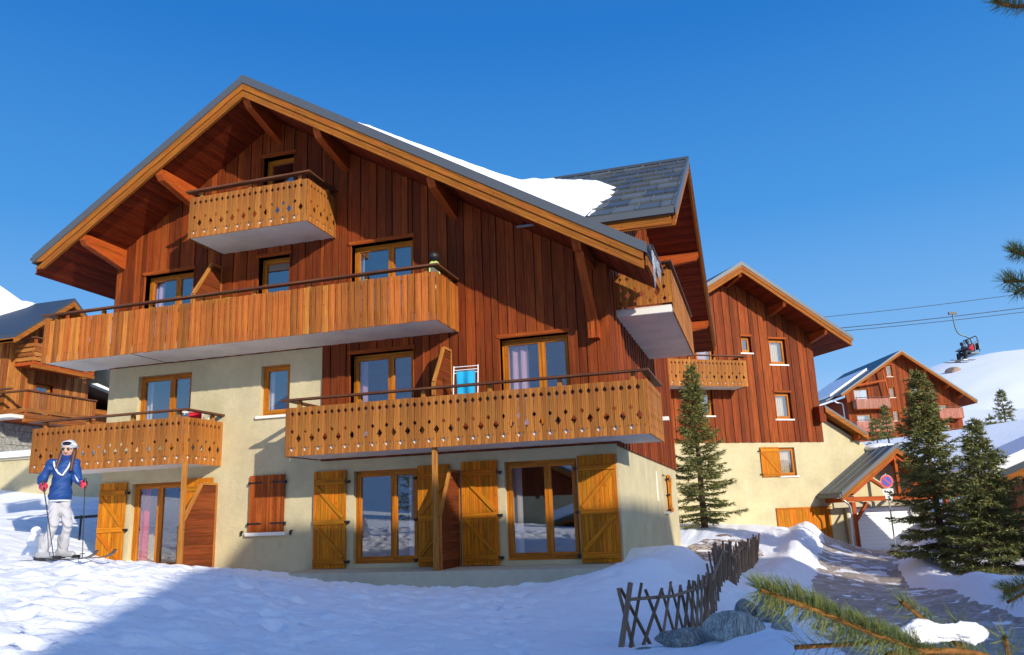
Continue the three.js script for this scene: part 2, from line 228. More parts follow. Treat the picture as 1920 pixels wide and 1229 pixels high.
function windowUnit(parent, kind, x0, x1, y0, y1, o = {}) { // frame, sashes, panes and a curtain, set back in its opening
  const g = part(kind, parent, o.P), z = -(o.set ?? .16), fw = .065, fr = [], m = o.split === undefined ? .5 : o.split;
  fr.push(box(x0, x1, y1 - fw, y1, z - .05, z + .02, 'x'), box(x0, x1, y0, y0 + fw, z - .05, z + .025, 'x'), box(x0, x0 + fw, y0 + fw, y1 - fw, z - .05, z + .02), box(x1 - fw, x1, y0 + fw, y1 - fw, z - .05, z + .02));
  mesh('frame', fr, o.mat || M.frame, g);
  const cells = m ? [[x0 + fw, lerp(x0, x1, m)], [lerp(x0, x1, m), x1 - fw]] : [[x0 + fw, x1 - fw]];
  for (const [a, b] of cells) {
    const s = o.sash ?? .08, q = .004, c = a + q, d = b - q, e = y0 + fw + q, f = y1 - fw - q, zz = z + .035;
    mesh('sash', [box(c, d, f - s, f, z - .04, zz, 'x'), box(c, d, e, e + s * 1.2, z - .04, zz, 'x'), box(c, c + s, e + s * 1.2, f - s, z - .04, zz), box(d - s, d, e + s * 1.2, f - s, z - .04, zz)], o.mat || M.frame, g);
    mesh('pane', box(c + s, d - s, e + s * 1.2, f - s, z - .014, z - .004), M.glass, g);
  }
  if (o.curtain) for (const [a, b] of o.cspan || [[.02, .3]]) {
    const n = 40, gg = new THREE.PlaneGeometry(1, 1, n, 1), p = gg.attributes.position; for (let i = 0; i < p.count; i++) { const t = p.getX(i) + .5, s = p.getY(i) + .5; p.setXYZ(i, lerp(x0 + fw, x1 - fw, lerp(a, b, t)), lerp(y0 + .1, y1 - .08, s), z - .17 + .028 * Math.sin(t * (b - a) * 46 + x0 * 3) + .01 * Math.sin(t * 91)); }
    gg.computeVertexNormals(); mesh('curtain', gg, o.curtain, g);
  }
  if (o.sill) mesh('sill', box(x0 - .1, x1 + .08, y0 - .07, y0, z + .03, .07, 'x'), M.slabEdge, g);
  if (o.lined) mesh('lining', [box(x0 - .02, x0, y0, y1, z - .05, .06), box(x1, x1 + .02, y0, y1, z - .05, .06), box(x0 - .02, x1 + .02, y1, y1 + .02, z - .05, .075, 'x'), box(x0 - .06, x1 + .06, y1 + .02, y1 + .1, .03, .085, 'x')], M.reveal, g);
  return g;
}
function shutter(parent, x0, x1, y0, y1, o = {}) { // boarded shutter, ledges and braces, iron hinges
  const g = part('shutter', parent, o.P), z = o.z ?? .045, mats = o.mats || M.shutter, n = Math.max(3, Math.round((x1 - x0) / .1)), w = (x1 - x0) / n;
  for (let i = 0; i < n; i++) mesh('board', box(x0 + i * w + .003, x0 + (i + 1) * w - .003, y0, y1, z, z + .03 + rr(0, .003)), pick(mats), g);
  const H = y1 - y0, zl = z + .034, a = x0 + .02, b = x1 - .02, ledge = (c, t = .13) => box(a, b, c - t / 2, c + t / 2, zl, zl + .028, 'x');
  if (o.brace) {
    const l = [.07, .47, .885].map(k => y0 + k * H); if (H < 1.6) l.splice(1, 1);
    l.forEach(c => mesh('ledge', ledge(c), pick(mats), g));
    for (let i = 0; i < l.length - 1; i++) { const p = [o.brace > 0 ? a + .05 : b - .05, l[i + 1] - .1, zl + .014], q = [o.brace > 0 ? b - .05 : a + .05, l[i] + .1, zl + .014]; mesh('brace', bar(p, q, .085, .028, [0, 0, 1]), pick(mats), g); }
  }
  for (const k of o.hinges || [.07, .47, .885]) { const c = y0 + k * H, s = o.side || 1, e = s > 0 ? x1 : x0; mesh('hinge', o.strap ? [box(e - s * .38, e + s * .03, c - .02, c + .02, zl, zl + .012, 'x')].concat(box(e + s * .0, e + s * .035, c - .05, c + .03, z - .03, zl + .014)) : [box(e - .02, e + s * .1, c - .018, c + .018, z - .02, zl + .03, 'x'), box(e + s * .05, e + s * .085, c - .05, c + .02, z - .03, zl + .035)].slice(0), M.iron, g); }
  return g;
}
const fretCache = {};
function fretPicket(w, H, L, R) { // a picket with half diamonds cut into both edges: L, R are 'A' or 'B' or '' (plain)
  const key = [w, H, L, R].join(); if (fretCache[key]) return fretCache[key];
  const N = { A: [[.14, .062, .044], [.5, .062, .042], [.86, .064, .046]], B: [[.35, .098, .066], [.86, .064, .046]] }; // from the bottom, fraction, half height, half width
  const s = new THREE.Shape(), e = w / 2, pts = [[-e, 0], [e, 0]];
  for (const [f, hh, hw] of (R ? N[R] : [])) pts.push([e, f * H - hh], [e - hw, f * H], [e, f * H + hh]);
  pts.push([e, H], [-e, H]);
  for (const [f, hh, hw] of (L ? [...N[L]].reverse() : [])) pts.push([-e, f * H + hh], [-e + hw, f * H], [-e, f * H - hh]);
  s.setFromPoints(pts.map(p => new THREE.Vector2(...p)));
  const g = new THREE.ExtrudeGeometry(s, { depth: .026, bevelEnabled: false }); return fretCache[key] = flat(g);
}
function picketRun(g, A, B, y0, y1, fret, o = {}) { // pickets from A to B (x, z), outer face to the left of travel... normal given
  const dx = B[0] - A[0], dz = B[1] - A[1], L = Math.hypot(dx, dz), n = Math.max(2, Math.round(L / (o.step || .176))), s = L / n, ang = Math.atan2(-dz, dx);
  const geoP = fret ? null : [0, 1, 2, 3].map(() => box(-s / 2 + .009, s / 2 - .009, 0, y1 - y0, 0, .026));
  for (let i = 0; i < n; i++) {
    const t = (i + .5) / n, gg = fret ? fretPicket(+(s - .012).toFixed(4), +(y1 - y0).toFixed(3), i ? (i % 2 ? 'A' : 'B') : '', i < n - 1 ? (i % 2 ? 'B' : 'A') : '') : pick(geoP);
    const m = mesh('picket', gg, pick(o.mats), g); m.position.set(A[0] + dx * t, y0 + rr(-.004, .004), A[1] + dz * t); m.rotation.y = ang; if (!fret) m.translateZ(i % 2 ? rr(-.016, -.006) : rr(.002, .014)); m.rotation.z = rr(-.003, .003);
  }
}
function balcony(parent, o) { // local frame: wall on z = 0, outward +z
  const { x0, x1, d, y, top = y + 1.15, rail = y + 1.38, fret = true, sides = 'LR', st = .2 } = o, g = part('balcony', parent, o.P), mats = o.mats || (fret ? M.picket : M.pickPlain), sb = o.sideBottom ?? y - .02, se = .155;
  mesh('slab', box(x0 + .03, x1 - .03, y, y + st, -.02, d - .03, 'x'), M.slab, g);
  mesh('slab_edge', [box(x0 + .028, x1 - .028, y + .012, y + se, d - .031, d - .018, 'x'), box(x0 + .012, x0 + .029, y + .012, y + se, .0, d - .03, 'x'), box(x1 - .029, x1 - .012, y + .012, y + se, .0, d - .03, 'x')], M.slabEdge, g);
  picketRun(g, [x0, d], [x1, d], y - .02, top, fret, { mats, step: o.step });
  if (sides.includes('R')) picketRun(g, [x1, d], [x1, o.zr ?? .0], o.sideBottomR ?? sb, top, fret, { mats, step: o.step });
  if (sides.includes('L')) picketRun(g, [x0, .0], [x0, d], o.sideBottomL ?? sb, top, fret, { mats, step: o.step });
  // stringers behind the pickets, posts and hand rail
  const zi = d - .03, str = []; for (const q of [y + .3, top - .14]) { str.push(box(x0 + .05, x1 - .05, q - .045, q + .045, zi - .05, zi - .004, 'x')); if (sides.includes('R')) str.push(box(x1 - .055, x1 - .008, q - .045, q + .045, (o.zr ?? 0) + .01, zi - .06, 'z')); if (sides.includes('L')) str.push(box(x0 + .008, x0 + .055, q - .045, q + .045, .01, zi - .06, 'z')); }
  mesh('stringer', str, M.rail, g);
  const np = Math.max(2, Math.round((x1 - x0) / (o.postStep || 1.75)) + 1); for (let i = 0; i < np; i++) { const x = lerp(x0 + .28, x1 - .28, i / (np - 1)); mesh('post', box(x - .045, x + .045, y + st, rail - .045, zi - .145, zi - .055), M.post, g); }
  const ov = .14; mesh('hand_rail', box(x0 - ov * (sides.includes('L') ? 1 : 0), x1 + ov * (sides.includes('R') ? .6 : 0), rail - .045, rail, d - .12, d + .06, 'x'), M.rail, g);
  if (sides.includes('R')) { mesh('hand_rail', box(x1 - .1, x1 + .078, rail - .0455, rail - .0005, o.zr ?? .01, d - .122, 'z'), M.rail, g); mesh('post', box(x1 - .145, x1 - .057, y + st, rail - .046, .25, .34), M.post, g); }
  if (sides.includes('L')) mesh('hand_rail', box(x0 - .078, x0 + .1, rail - .0455, rail - .0005, .01, d - .122, 'z'), M.rail, g);
  return g;
}
function divider(parent, x, y, d, h0, h1, kink) { // privacy screen at right angles to the wall, slanting down towards the outside
  const g = part('divider', parent); const top = z => z < kink ? h1 : lerp(h1, h0, (z - kink) / (d - kink));
  const n = 11, H = h1; for (let i = 0; i < n; i++) { const a = y + H * i / n, b = y + H * (i + 1) / n - .006; if (b - y <= h0) mesh('plank', box(x - .015, x + .015, a, b, .03, d - .05, 'z'), pick(M.divider), g); else { const zz = q => q - y <= h0 ? d - .05 : kink + (d - kink) * (h1 - (q - y)) / (h1 - h0) - .03; mesh('plank', hexa([[x - .015, a, .03], [x + .015, a, .03], [x + .015, a, zz(a)], [x - .015, a, zz(a)], [x - .015, b, .03], [x + .015, b, .03], [x + .015, b, zz(b)], [x - .015, b, zz(b)]], 'z'), pick(M.divider), g); } }
  mesh('divider_frame', [box(x - .04, x + .04, y, y + h0, d - .07, d), bar([x, y + h0, d - .035], [x, y + h1, kink], .08, .06, [1, 0, 0]), box(x - .04, x + .04, y + h1 - .03, y + h1 + .03, .01, kink, 'z'), box(x - .04, x + .04, y, y + h1 - .03, .005, .06)], M.post, g);
  return g;
}
// sloping roof plate between ridge and eave lines (x, y) along z
const plate = (r, e, dy0, dy1, z0, z1, g = 'z') => slabXY([[r[0], r[1] + dy0], [e[0], e[1] + dy0], [e[0], e[1] + dy1], [r[0], r[1] + dy1]], z0, z1, g);
function soffit(g, r, e, dy, z0, z1, P, step = .13) { // planks side by side under a roof plate
  const L = Math.hypot(e[0] - r[0], e[1] - r[1]), n = Math.round(L / step), sets = [[], [], []];
  for (let i = 0; i < n; i++) { const a = (i + .02) / n, b = (i + .97) / n, p = [lerp(r[0], e[0], a), lerp(r[1], e[1], a)], q = [lerp(r[0], e[0], b), lerp(r[1], e[1], b)]; sets[i * 7 % 3].push(plate(p, q, dy - .02 - rr(0, .003), dy, z0, z1)); }
  sets.forEach((s, i) => mesh('soffit', s, M.soffit[i], g, P));
}
function barge(g, r, e, dyTop, dyMid, dyBot, z, P, end = .35) { // metal verge band above stepped wooden barge board
  const s = Math.sign(e[0] - r[0]), slope = (e[1] - r[1]) / (e[0] - r[0]), c = [e[0] - s * end, e[1] - slope * s * end];
  mesh('verge', plate(r, e, dyMid, dyTop, z - .02, z + .035), M.grey, g, P);
  const mid = lerp(dyMid, dyBot, .48), cut = (k0, k1, z0, z1) => slabXY([[r[0], r[1] + k0], [c[0], c[1] + k0], [e[0] - s * .08, e[1] + k1 + slope * s * -.08], [r[0], r[1] + k1]], z0, z1, [s, slope * s, 0]);
  mesh('barge_board', cut(mid, dyMid - .004, z - .07, z + .012), M.fascia, g, P);
  mesh('barge_board', cut(dyBot, mid - .006, z - .1, z - .02), M.fascia, g, P);
}
function purlin(g, x, yt, z0, z1, P, h0 = .26, h1 = .55, w = .2, z = .0) { // beam carrying the overhang, deeper towards the wall
  mesh('purlin', [hexa([[x - w / 2, yt - h1, z0], [x + w / 2, yt - h1, z0], [x + w / 2, yt - h0, z1 - .12], [x - w / 2, yt - h0, z1 - .12], [x - w / 2, yt, z0], [x + w / 2, yt, z0], [x + w / 2, yt, z1 - .12], [x - w / 2, yt, z1 - .12]], 'z'), hexa([[x - w / 2, yt - h0, z1 - .12], [x + w / 2, yt - h0, z1 - .12], [x + w / 2, yt - h0 * .55, z1], [x - w / 2, yt - h0 * .55, z1], [x - w / 2, yt, z1 - .12], [x + w / 2, yt, z1 - .12], [x + w / 2, yt, z1], [x - w / 2, yt, z1]], 'z')], M.purlin, g, P);
}
// ------------------------------------------------------------------ the large chalet
const chalet = thing('chalet', 'large timber and cream plaster chalet with four carved balconies', 'chalet');
{
  const ch = chalet, XL = -4.07, XR = 10.47, ZB = -13, R = [1.25, 12.91], EL = [-5.4, 8.64], ER = [11.7, 6.69];
  const roofY = x => x < R[0] ? R[1] + (x - R[0]) * (R[1] - EL[1]) / (R[0] - EL[0]) : R[1] + (x - R[0]) * (ER[1] - R[1]) / (ER[0] - R[0]);
  const top = x => roofY(x) - .56;
  const D = { g1: [-3.02, -1.33, -.02, 2.25], g3: [3.76, 5.5, .0, 2.25], g4: [7.74, 9.5, .0, 2.27], m1: [-3.05, -1.26, 2.84, 5.25], m2: [.96, 1.85, 3.84, 5.2], m3: [3.65, 5.43, 2.84, 5.25], m4: [7.74, 9.48, 2.84, 5.27], u1: [-3.04, -1.35, 5.84, 8.22], u2: [.77, 1.77, 7.0, 8.27], u3: [3.65, 5.45, 5.84, 8.25], t: [.82, 1.82, 8.82, 11.27] };
  const plas = [D.g1, D.g3, D.g4, D.m1, D.m2], timb = [D.m3, D.m4, D.u1, D.u2, D.u3, D.t];
  mesh('wall', wallGeo([[XL, -1.5], [XR, -1.5], [XR, 2.55], [2.83, 2.55], [2.83, 5.55], [XL, 5.55]], plas, .3), M.plaster, ch);
  mesh('timber_wall', wallGeo([[XL, 5.552], [2.832, 5.552], [2.832, 2.552], [XR, 2.552], [XR, top(XR)], [R[0], top(R[0])], [XL, top(XL)]], timb, .3), M.soffit[0], ch);
  boards(ch, XL, XR + .04, x => x < 2.83 ? 5.55 : 2.56, x => top(x) + .02, timb, M.clad, null, { breaks: [2.83, R[0]] });
  // right hand side: plaster below, timber above, up into the cross gable
  const PR = new THREE.Matrix4().makeTranslation(XR, 0, 0).multiply(new THREE.Matrix4().makeRotationY(Math.PI / 2)), RW = [7.2, 12.48], EF = [-.79, 7.82], EB = [15.2, 7.81], wtop = x => RW[1] - .5 - .584 * Math.abs(x - RW[0]);
  mesh('wall', wallGeo([[.301, -1.5], [13, -1.5], [13, 2.54], [.301, 2.54]], [[8.6, 9.5, .98, 2.18]], .3), M.plaster, ch, PR);
  mesh('timber_wall', wallGeo([[.301, 2.542], [13, 2.542], [13, wtop(13)], [7.2, wtop(7.2)], [.301, wtop(.301)]], [], .3), M.soffit[0], ch, PR);
  boards(ch, 0.001, 13, () => 2.5, x => wtop(x) + .02, [], M.clad, PR, { breaks: [7.2] });
  mesh('wall', [box(XL, XL + .3, -1.5, 5.55, ZB, -.301), box(XL, XR - .302, -1.5, 2.54, ZB, ZB + .28)], M.plaster, ch);
  mesh('timber_wall', [box(XL, XL + .3, 5.552, top(XL) + .02, ZB, -.301), slabXY([[XL, 2.545], [XR - .302, 2.545], [XR - .302, top(XR - .3)], [R[0], top(R[0])]], ZB, ZB + .28), slabXY([[XL, 2.545], [R[0], 6], [R[0], top(R[0])], [XL, top(XL)]], ZB, ZB + .279)], M.soffit[0], ch);
  boards(ch, .35, 13, () => 5.55, () => top(XL), [], M.clad, new THREE.Matrix4().makeTranslation(XL, 0, -13).multiply(new THREE.Matrix4().makeRotationY(-Math.PI / 2)));
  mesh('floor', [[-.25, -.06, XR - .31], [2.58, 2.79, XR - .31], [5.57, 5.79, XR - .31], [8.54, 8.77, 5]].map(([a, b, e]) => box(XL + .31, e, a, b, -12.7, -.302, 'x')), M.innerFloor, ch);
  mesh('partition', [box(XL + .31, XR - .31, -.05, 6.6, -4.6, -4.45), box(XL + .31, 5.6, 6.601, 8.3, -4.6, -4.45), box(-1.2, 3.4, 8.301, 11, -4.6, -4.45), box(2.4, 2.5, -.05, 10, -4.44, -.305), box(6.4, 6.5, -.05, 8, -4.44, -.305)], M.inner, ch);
  // doors and windows
  windowUnit(ch, 'door', ...D.g1, { curtain: M.curtainRed, cspan: [[.0, .2], [.9, 1]] });
  windowUnit(ch, 'door', ...D.g3, { split: .6, curtain: M.curtainWhite, cspan: [[.8, 1]] });
  windowUnit(ch, 'door', ...D.g4, { split: .58, curtain: M.curtainWhite, cspan: [[.02, .16]] });
  windowUnit(ch, 'door', ...D.m1, { split: .6, curtain: M.curtainWhite, cspan: [[.0, .12]] });
  windowUnit(ch, 'window', ...D.m2, { split: 0, sill: true, curtain: M.curtainWhite, cspan: [[0, .22]] });
  windowUnit(ch, 'door', ...D.m3, { split: .6, lined: true, set: .2, curtain: M.curtainPink, cspan: [[.0, .14]] });
  windowUnit(ch, 'door', ...D.m4, { split: .58, lined: true, set: .2, curtain: M.curtainPink, cspan: [[.02, .34]] });
  windowUnit(ch, 'door', ...D.u1, { split: .6, lined: true, set: .2, curtain: M.curtainPink, cspan: [[0, .2]] });
  windowUnit(ch, 'window', ...D.u2, { split: 0, lined: true, set: .2 });
  windowUnit(ch, 'door', ...D.u3, { split: .6, lined: true, set: .2, curtain: M.curtainWhite, cspan: [[0, .08]] });
  windowUnit(ch, 'door', ...D.t, { split: 0, lined: true, set: .2 });
  windowUnit(ch, 'window', 8.6, 9.5, .98, 2.18, { split: 0, P: PR, sill: true });
  // shutters
  shutter(ch, -4.04, -3.14, -.08, 2.3, { brace: 1, side: 1 }); shutter(ch, -1.28, -.36, -.08, 2.3, { brace: -1, side: -1 });
  shutter(ch, 2.67, 3.58, -.09, 2.29, { brace: 1, side: 1 }); shutter(ch, 5.53, 6.36, -.09, 2.29, { brace: -1, side: -1 });
  shutter(ch, 6.67, 7.58, -.08, 2.32, { brace: 1, side: 1 }); shutter(ch, 9.53, 10.43, -.08, 2.31, { brace: -1, side: -1 });
  for (const [a, b, s] of [[.78, 1.297, -1], [1.303, 1.82, 1]]) { const g = shutter(ch, a, b, .84, 2.28, { mats: M.shutDark, hinges: [.15, .87], side: s, strap: true }); g.userData.label = 'dark stained shutter, closed'; }
  mesh('sill', box(.7, 1.88, .75, .835, 0, .1, 'x'), M.slabEdge, ch);
  for (const s of [[.55, .86], [2.0, .84]]) mesh('shutter_stay', [box(s[0] - .012, s[0] + .012, s[1] - .09, s[1] + .02, .002, .06), box(s[0], s[0] + .07, s[1], s[1] + .03, .03, .06)], M.iron, ch);
  shutter(ch, 9.55, 10.35, .95, 2.2, { P: PR, brace: -1, side: -1 });
  mesh('vent_slot', box(6.9, 7.0, 1.3, 2.2, .002, .03), M.slabEdge, ch, PR);
  mesh('wall_lamp', [box(10.5, 10.55, 3.9, 4.2, -8, -7.9), box(10.55, 10.9, 3.86, 3.98, -8.05, -7.85, 'x')], M.white, ch);
  // balconies
  balcony(ch, { x0: -5.0, x1: 6.66, d: 1.5, y: 5.57, top: 6.74, rail: 6.93, fret: false });
  balcony(ch, { x0: -.42, x1: 3.15, d: 1.5, y: 8.55, top: 9.68, rail: 9.9, step: .168 });
  balcony(ch, { x0: -5.05, x1: -.2, d: 1.5, y: 2.61, top: 3.76, rail: 3.97 });
  const lowB = balcony(ch, { x0: 2.76, x1: 11.44, d: 1.55, y: 2.6, top: 3.74, rail: 3.96, zr: -.9 });
  mesh('slab', box(10.53, 11.41, 2.6, 2.8, -.9, -.021, 'x'), M.slab, lowB);
  balcony(ch, { P: PR, x0: 1.0, x1: 7.1, d: 1.45, y: 5.76, top: 6.84, rail: 7.06, sideBottomL: 6.0, sideBottomR: 6.0 });
  mesh('slab_joint', box(-2.1, -2.06, 5.566, 5.58, 0, 1.47, 'z'), M.black, ch);
  // privacy screens and posts
  divider(ch, -.28, -.3, 1.4, 1.35, 2.42, .62); divider(ch, 6.58, -.1, 1.3, 1.15, 2.2, .6); divider(ch, 6.44, 2.79, 1.2, 1.35, 2.3, .5); divider(ch, -.44, 5.79, 1.2, 1.3, 2.35, .45);
  mesh('post', box(-.2, -.1, -.8, 2.6, 1.42, 1.51), M.post, ch); mesh('post', box(6.5, 6.6, -.2, 2.59, 1.38, 1.48), M.post, ch);
  mesh('terrace', box(2.5, 10.3, -1.2, -.1, .002, 1.62, 'x'), M.concrete, ch);
  // main roof
  const rf = part('roof', ch), ZF = 1.75, zc = -.45, VX = z => R[0] + (R[1] - RW[1] + .584 * (z + 7.2)) / .595;
  mesh('roof_sheet', plate(R, EL, -.24, -.02, -13.7, ZF - .021), M.metal, rf);
  mesh('roof_sheet', plate(R, ER, -.24, -.02, zc, ZF - .021), M.metal, rf);
  const at = (x, z) => [x, roofY(x), z], plate3 = (c, a, b) => hexa([...c.map(p => [p[0], p[1] + a, p[2]]), ...c.map(p => [p[0], p[1] + b, p[2]])], 'x');
  mesh('roof_sheet', plate3([at(R[0], zc - .001), at(VX(zc) + .25, zc - .001), at(VX(-7.2) + .25, -7.2), at(R[0], -7.2)], -.24, -.022), M.metal, rf);
  mesh('roof_sheet', plate3([at(R[0], -7.201), at(VX(-7.2) + .25, -7.201), at(VX(-1), -13.7), at(R[0], -13.7)], -.24, -.022), M.metal, rf);
  soffit(rf, R, EL, -.5, -13.6, ZF - .1); soffit(rf, R, ER, -.5, zc, ZF - .1);
  barge(rf, R, EL, 0, -.24, -.63, ZF); barge(rf, R, ER, 0, -.24, -.63, ZF, null, .1);
  mesh('eave_board', [box(EL[0] + .02, EL[0] + .06, EL[1] - .48, EL[1] - .2, -13.6, ZF - .12, 'z'), box(ER[0] - .06, ER[0] - .02, ER[1] - .5, ER[1] - .2, zc, ZF - .12, 'z')], M.fascia, rf);
  const gut = (x, y, z0, z1) => { const c = new THREE.CylinderGeometry(.075, .075, z1 - z0, 10, 1, true, Math.PI / 2, Math.PI); c.rotateX(Math.PI / 2); c.translate(x, y, (z0 + z1) / 2); return flat(c); };
  const gm = plain(.3, .32, .33, .4, .6); gm.side = DOUBLE;
  mesh('gutter', gut(EL[0] - .05, EL[1] - .12, -13.6, ZF), gm, rf); mesh('gutter', gut(ER[0] + .07, ER[1] - .12, zc, ZF + .03), gm, rf);
  for (const x of [-3.85, -1.42, 3.46, 6.62]) purlin(rf, x, top(x) + .03, 0, ZF - .12, null, .3, .62);
  purlin(rf, R[0] + .05, top(R[0]) - .02, 0, ZF - .12, null, .28, .66);
  purlin(rf, 10.12, top(10.12) + .04, 0, ZF - .12, null, .3, .34);
  mesh('strut', [bar([10.14, 5.35, .12], [10.12, 7.0, 1.35], .2, .2), box(10.02, 10.26, 5.02, 5.42, .04, .3)], M.purlin, rf);
  // cross gable roof
  const wr = part('roof', ch);
  mesh('roof_sheet', plate3([[1.97, 12.48, -7.2], [12.3, 12.48, -7.2], [12.3, 7.82, .79], [9.82, 7.82, .79]], -.2, -.045), M.metal, wr);
  mesh('roof_sheet', plate3([[1.97, 12.48, -7.2], [12.3, 12.48, -7.201], [12.3, 7.81, -15.2], [9.82, 7.81, -15.2]], -.2, -.045), M.metal, wr);
  soffit(wr, RW, EF, -.42, -.25, 1.74, PR); soffit(wr, RW, EB, -.42, -.25, 1.74, PR);
  barge(wr, RW, EF, .02, -.2, -.5, 1.83, PR, .1); barge(wr, RW, EB, .02, -.2, -.5, 1.83, PR, .1);
  mesh('ridge_cap', box(1.6, 12.33, 12.44, 12.53, -7.29, -7.11, 'x'), M.metal, wr);
  mesh('eave_board', box(9.9, 12.2, 7.36, 7.66, .72, .77, 'x'), M.fascia, wr); mesh('gutter', box(9.85, 12.28, 7.62, 7.78, .772, .88, 'x'), M.grey, wr);
  for (const x of [1.4, 7.2, 10.4, 13.6]) purlin(wr, x, wtop(x) + .06, 0, 1.72, PR, .3, .5);
  { // overlapping metal roof tiles, half bond
    const L = Math.hypot(7.99, 4.66), rows = 9, tl = L / rows, d = V(0, -4.66, 7.99).normalize(), nrm = V(0, 7.99, 4.66).normalize(), tg = [];
    for (let r = 0; r < rows; r++) for (let x = 6.2 + (r % 2) * .29; x < 12.2; x += .58) {
      const x1 = Math.min(x + .572, 12.27), zm = -7.2 + 7.99 * (r + .5) / rows; if (x1 < VX(zm) - .4 || x1 - x < .1) continue;
      const p = (xx, s, h) => { const q = V(xx, 12.48, -7.2).addScaledVector(d, s).addScaledVector(nrm, h); return q.toArray(); }, s0 = r * tl, s1 = (r + 1) * tl + .03;
      mesh('roof_tile', [hexa([p(x, s0, -.035), p(x1, s0, -.035), p(x1, s1, -.01), p(x, s1, -.01), p(x, s0, -.015), p(x1, s0, -.015), p(x1, s1, .02), p(x, s1, .02)], 'z'), hexa([p(x, s1 - .05, .02), p(x1, s1 - .05, .02), p(x1, s1, .02), p(x, s1, .02), p(x, s1 - .05, .03), p(x1, s1 - .05, .03), p(x1, s1, .045), p(x, s1, .045)], 'x'), hexa([p(x1 - .03, s0, -.015), p(x1, s0, -.015), p(x1, s1, .02), p(x1 - .03, s1, .02), p(x1 - .03, s0, .02), p(x1, s0, .02), p(x1, s1, .05), p(x1 - .03, s1, .05)], 'z')], pick(M.tile), wr);
    }
  }
  { // snow lying on the right slope and drifted into the valley
    const y0 = (x, z) => Math.max(roofY(x), x > 2 ? 12.48 - .584 * Math.abs(z + 7.2) : 0), nx = 230, nz = 230, pos = [], idx = [], T = [];
    const thick = (x, z) => { const lim = z > -3.2 ? 10.35 - .05 * (z + 3.2) : 10.35 + (z + 3.2) * .82, e = Math.min((x - 4.7) * .5, (lim + .35 * fbm(x * .9, z * .9, 3) - x) * 1.4, (1.62 - z) * 4); const dv = Math.abs(x - VX(z)); return Math.min(.1 + .04 * Math.max(0, x - 4.7) + .3 * Math.exp(-((dv / 1.6) ** 2)) * sstep(x, 5, 8) + .06 * fbm(x, z, 8), .06 + Math.max(e, -1) * .42) - (z > .7 && x > 10 ? .4 : 0); };
    for (let j = 0; j <= nz; j++) for (let i = 0; i <= nx; i++) { const x = lerp(3.1, 11, i / nx), z = lerp(1.66, -7.3, j / nz), t = thick(x, z); T.push(t); pos.push(x, y0(x, z) + Math.max(t, -.12), z); }
    for (let j = 0; j < nz; j++) for (let i = 0; i < nx; i++) { const a = j * (nx + 1) + i, b = a + nx + 1; if (Math.max(T[a], T[a + 1], T[b], T[b + 1]) > -.05) idx.push(a, a + 1, b, b, a + 1, b + 1); }
    const g = new THREE.BufferGeometry(); g.setAttribute('position', new THREE.Float32BufferAttribute(pos, 3)); g.setIndex(idx); g.computeVertexNormals();
    const sn = mesh('roof_snow', g, M.farSnow); tag(sn, 'thick snow drift lying on the grey roof of the large chalet', 'snow', null, 'stuff');
  }
  rebase(ch, 3.2, -.5, -6);
}
for (let i = 0; i < 16; i++) { // icicles on the gutter end
  const z = 1.72 - i * .1 + rr(-.03, .03), L = rr(.15, .75) * (i < 6 ? 1.1 : .6), x = 11.79 + rr(-.03, .04);
  const o = mesh('icicle', rod([0, 0, 0], [rr(-.02, .02), -L, 0], rr(.016, .03), .003, 7), M.ice); o.position.set(x, 6.5, z); tag(o, 'clear icicle hanging from the gutter of the large chalet', 'icicle', 'icicles under the gutter');
}
// ------------------------------------------------------------------ things on the balconies
{
  const t = thing('drying_rack', 'white folding clothes rack leaning on the middle balcony with a blue towel', 'rack', [7.15, 2.8, .95], .05), m = M.white;
  for (const x of [-.3, .3]) mesh('rack_leg', rod([x, 0, .12], [x, 1.72, -.08], .014), m, t);
  for (const [y, z] of [[1.7, -.08], [1.62, -.07], [1.55, -.06], [.9, .02], [.4, .07]]) mesh('rack_bar', rod([-.3, y, z], [.3, y, z], .011), m, t);
  const g = new THREE.PlaneGeometry(.44, .85, 24, 12), p = g.attributes.position; for (let i = 0; i < p.count; i++) p.setZ(i, .02 * Math.sin(p.getX(i) * 22) + .012 * Math.sin(p.getY(i) * 9 + p.getX(i) * 6)); g.computeVertexNormals();
  const tw = mesh('towel', g, plain(.01, .36, .62, .9, 0, { side: DOUBLE })); tw.position.set(7.17, 3.95, .95); tag(tw, 'bright blue towel hanging on the white rack', 'towel');
}
{
  const t = thing('deck_chair', 'wooden garden chair standing on the middle balcony beside plaster wall', 'chair', [3.4, 2.8, .75], -.2);
  for (const s of [-.26, .26]) { mesh('leg', bar([s, 0, .3], [s, 1.02, -.1], .05, .05), M.post, t); mesh('leg', bar([s, 0, -.25], [s, .6, .3], .05, .05), M.post, t); mesh('armrest', bar([s, .6, .3], [s, .62, -.12], .06, .03), M.post, t); }
  for (let i = 0; i < 5; i++) mesh('seat_slat', box(-.24, .24, .4, .42, -.2 + i * .1, -.12 + i * .1, 'x'), M.post, t);
  for (let i = 0; i < 5; i++) mesh('back_slat', box(-.24, .24, .52 + i * .1, .6 + i * .1, .05 - i * .035, .07 - i * .035, 'x'), M.post, t);
}
